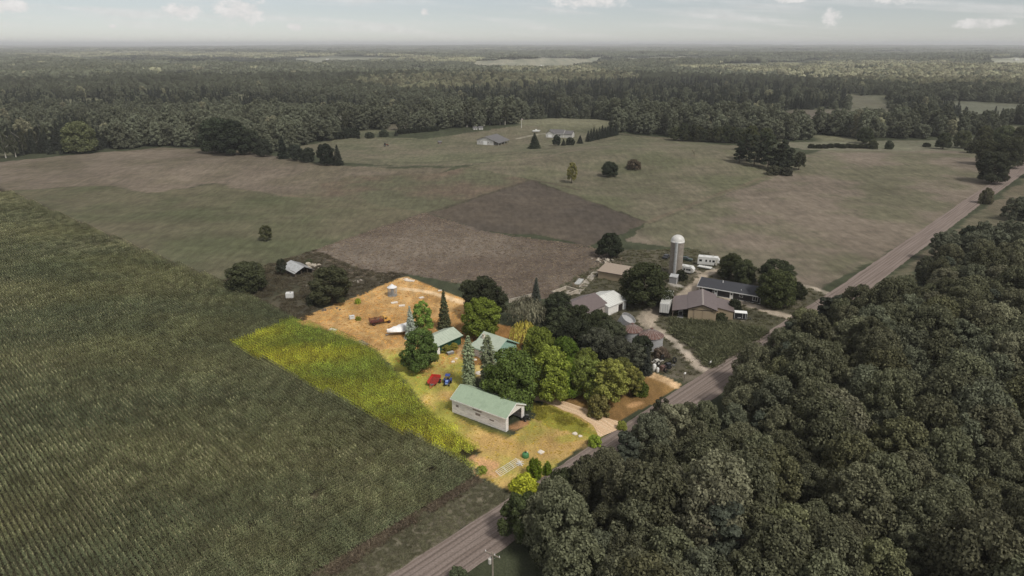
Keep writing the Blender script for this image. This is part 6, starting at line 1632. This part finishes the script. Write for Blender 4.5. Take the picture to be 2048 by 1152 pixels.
# junk machinery row by the road
def implement(px, py, rz_, label, paint, L_=3.2):
    o = at('farm_implement', px, py, rz_, label, 'farm machine')
    for y in (-.5, .5): MB().cyl((-L_ / 2, y, .6), (L_ / 2, y * .2, .5), .06, n=6).build('frame_rail', paint, o)
    for k in range(4): MB().cyl((-L_ / 2 + k * .6, -.7, .6), (-L_ / 2 + k * .6, .7, .6), .05, n=6).build('cross_bar', paint, o)
    for y in (-.85, .85): wheel(o, -.6, y, .55, .2, paint)
    for k in range(5): MB().cyl((-L_ / 2 - .1, -.7 + k * .35, .7), (-L_ / 2 - .35, -.7 + k * .35, .1), .03, n=5).build('tine', RUST, o)
    MB().box(-.9, .1, -.35, .35, .75, 1.15).build('hopper', paint, o)
implement(1316, 727, .5, 'white framed old implement among the junk machines', CREAM); implement(1326, 739, .9, 'rusty old implement in the middle of the junk machines', RUST); implement(1340, 735, .2, 'dark implement with a pale bar at the right of the junk', CARD, 2.6)
def tyre(px, py, r, label, tilt=0.0):
    p = G(px, py); q = MB().lathe([(r * .5, -.1), (r * .9, -.13), (r, 0), (r * .9, .13), (r * .5, .1), (r * .5, -.1)], 18).build('tyre', BLACK); q.location = (p[0], p[1], r * math.sin(tilt) + .14); q.rotation_euler = (tilt, 0, .7); tag(q, label, 'tyre', 'old tyres in the junk')
tyre(1325, 722, .75, 'large black tyre behind the junk machines', 1.3); tyre(1349, 726, .75, 'large black tyre at the right end of the junk', 1.2); tyre(1333, 744, .6, 'flat black tyre in front of the junk machines')
for px, py, h, r, lb in ((1308, 741, 1.5, .45, 'tall white drum at the left end of the junk'), (1315, 744, 1.0, .35, 'short pale drum beside the tall white drum')):
    o = at('drum', px, py, 0, lb, 'drum'); MB().lathe([(r, 0), (r, h), (r * .6, h + .15), (.01, h + .18)], 16).build('body', RVW, o, smooth=True)
    for k in (.33, .66): MB().lathe([(r + .002, h * k), (r + .03, h * k + .03), (r + .002, h * k + .06)], 16).build('hoop', CREAM, o)
# roadside things
def mailbox(px, py, label):
    o = at('mailbox', px, py, .8, label, 'mailbox'); MB().box(-.05, .05, -.05, .05, -.1, 1.05).build('post', WOOD, o)
    MB().prism([(-.14, 1.05), (.14, 1.05), (.14, 1.25), (.08, 1.35), (-.08, 1.35), (-.14, 1.25)], -.3, .3).build('box', TRIM, o); MB().box(.1, .13, -.17, -.145, 1.2, 1.4).build('flag', RED, o)
mailbox(1369, 756, 'white mailbox on a post near the yard corner')
o = at('notice_board', 1420, 731, R(48), 'small white board on a post at the farm lane', 'sign'); MB().box(-.05, .05, -.03, .03, -.1, 1.0).build('post', WOOD, o); MB().box(-.4, .4, -.07, -.035, .5, 1.2).build('board', TRIM, o)
o = at('marker_post', 1322, 697, 0, 'pale pole standing right of the larger grain bin', 'post'); MB().cyl((0, 0, -.2), (0, 0, 2.6), .07, .06, 8).build('pole', CREAM, o); MB().cyl((0, 0, 2.6), (0, 0, 2.66), .08, n=8).build('cap', TRIM, o)
o = at('marker_post', 1386, 680, 0, 'short pale stake in the weeds', 'post'); MB().cyl((0, 0, -.2), (0, 0, .9), .06, n=6).build('pole', CREAM, o); MB().box(-.2, .2, -.03, .03, .55, .95).build('plate', CREAM, o)
POLEM = mat('grey_pole_wood', alb((150, 140, 126)), .9, .15, 4)
def utility(p, h, rz_, label, crossarm=True):
    o = empty('utility_pole', (p[0], p[1], float(hgt(p[0], p[1]))), rz_, label, 'utility pole')
    MB().cyl((0, 0, -.5), (0, 0, h), .15, .1, 10).build('pole', POLEM, o)
    ca_ = MB().box(-1.2, 1.2, -.06, .06, h - .35, h - .2).build('crossarm', POLEM, o)
    for x in (-1.1, 0.35, 1.1): MB().cyl((x, 0, h - .2), (x, 0, h + .02), .06, .04, 8).build('insulator', TRIM, ca_)
    for s in (-1, 1): MB().cyl((.7 * s, .07, h - .35), (0, .1, h - 1.1), .025, n=5).build('brace', GREYST, o)
    t_ = MB().lathe([(.24, h - 1.9), (.26, h - 1.85), (.26, h - 1.15), (.1, h - 1.05), (.01, h - 1.04)], 14, (-.42, 0)).build('transformer', CREAM, o); MB().cyl((-.42, 0, h - 1.05), (-.42, 0, h - .85), .04, n=6).build('bushing', TRIM, t_)
utility(G(985, 1106, 8.2), 8.2, R(-32), 'wooden utility pole with crossarm and transformer beside the near road')
utility(G(1946, 766, 11.5), 11.5, R(20), 'utility pole top standing out of the roadside wood')
o = at('flagpole', 1043, 256, 0, 'thin white flagpole on the far meadow', 'flagpole'); MB().cyl((0, 0, -.3), (0, 0, 8), .12, .08, 8).build('pole', TRIM, o); MB().box(.1, 1.3, -.02, .02, 6.8, 7.7).build('flag', mat('pale_flag', alb((190, 170, 165)), .8), o)
o = at('parked_boat', 1072, 264.5, .2, 'small white boat on a trailer near the far house', 'boat')
MB().add([(-3, -1, .6), (-3, 1, .6), (2, 1, .6), (3.4, 0, 1.0), (2, -1, .6), (-3, -1.2, 1.6), (-3, 1.2, 1.6), (2, 1.1, 1.6), (3.8, 0, 1.8), (2, -1.1, 1.6)], [(0, 1, 2, 3, 4), (9, 8, 7, 6, 5), (0, 5, 6, 1), (1, 6, 7, 2), (2, 7, 8, 3), (3, 8, 9, 4), (4, 9, 5, 0)]).build('hull', RVW, o); MB().box(-.6, .6, -.6, .6, 1.61, 2.4).build('cabin', RVW, o); MB().box(-2.5, 2.5, -.1, .1, .3, .59).build('trailer_beam', GREYST, o)
o = at('farm_tractor', 772, 292.5, .2, 'tiny dark tractor working in the far meadow', 'tractor'); MB().box(-.2, 1.8, -.4, .4, .9, 1.5).build('bonnet', MAROON, o); MB().box(-1.2, -.2, -.7, .7, .9, 2.6).build('cab', BLACKP, o)
for y in (-.85, .85): wheel(o, -.8, y, .8, .4)
for y in (-.7, .7): wheel(o, 1.4, y, .5, .3)
# a line of old fence posts along the ruin's yard and field corners
for i in range(9):
    px, py = 1030 + i * 5.5, 331.5 - i * .4 + (i % 2); p = G(px, py); q = MB().cyl((0, 0, -.3), (0, 0, 1.3), .09, .08, 6).build('fence_post', WOOD); q.location = p; tag(q, 'old wooden fence post on the field crest', 'fence post', 'fence posts on the field crest')
# ------------------------------------------------------------------ air
HAZE_DENSITY = 9.0e-5
hm = bpy.data.materials.new('haze'); hm.use_nodes = True; nt = hm.node_tree; nt.nodes.clear()
ho = N(nt, 'ShaderNodeOutputMaterial'); pvv = N(nt, 'ShaderNodeVolumePrincipled'); pvv.inputs['Density'].default_value = HAZE_DENSITY
pvv.inputs['Color'].default_value = (.93, .95, .97, 1); pvv.inputs['Anisotropy'].default_value = 0.0
nt.links.new(pvv.outputs[0], ho.inputs['Volume'])
hz = MB().box(-46000, 46000, -3500, 47000, -60, 130).build('haze', hm); tag(hz, 'thin pale air between the camera and the horizon', 'haze', kind='stuff')
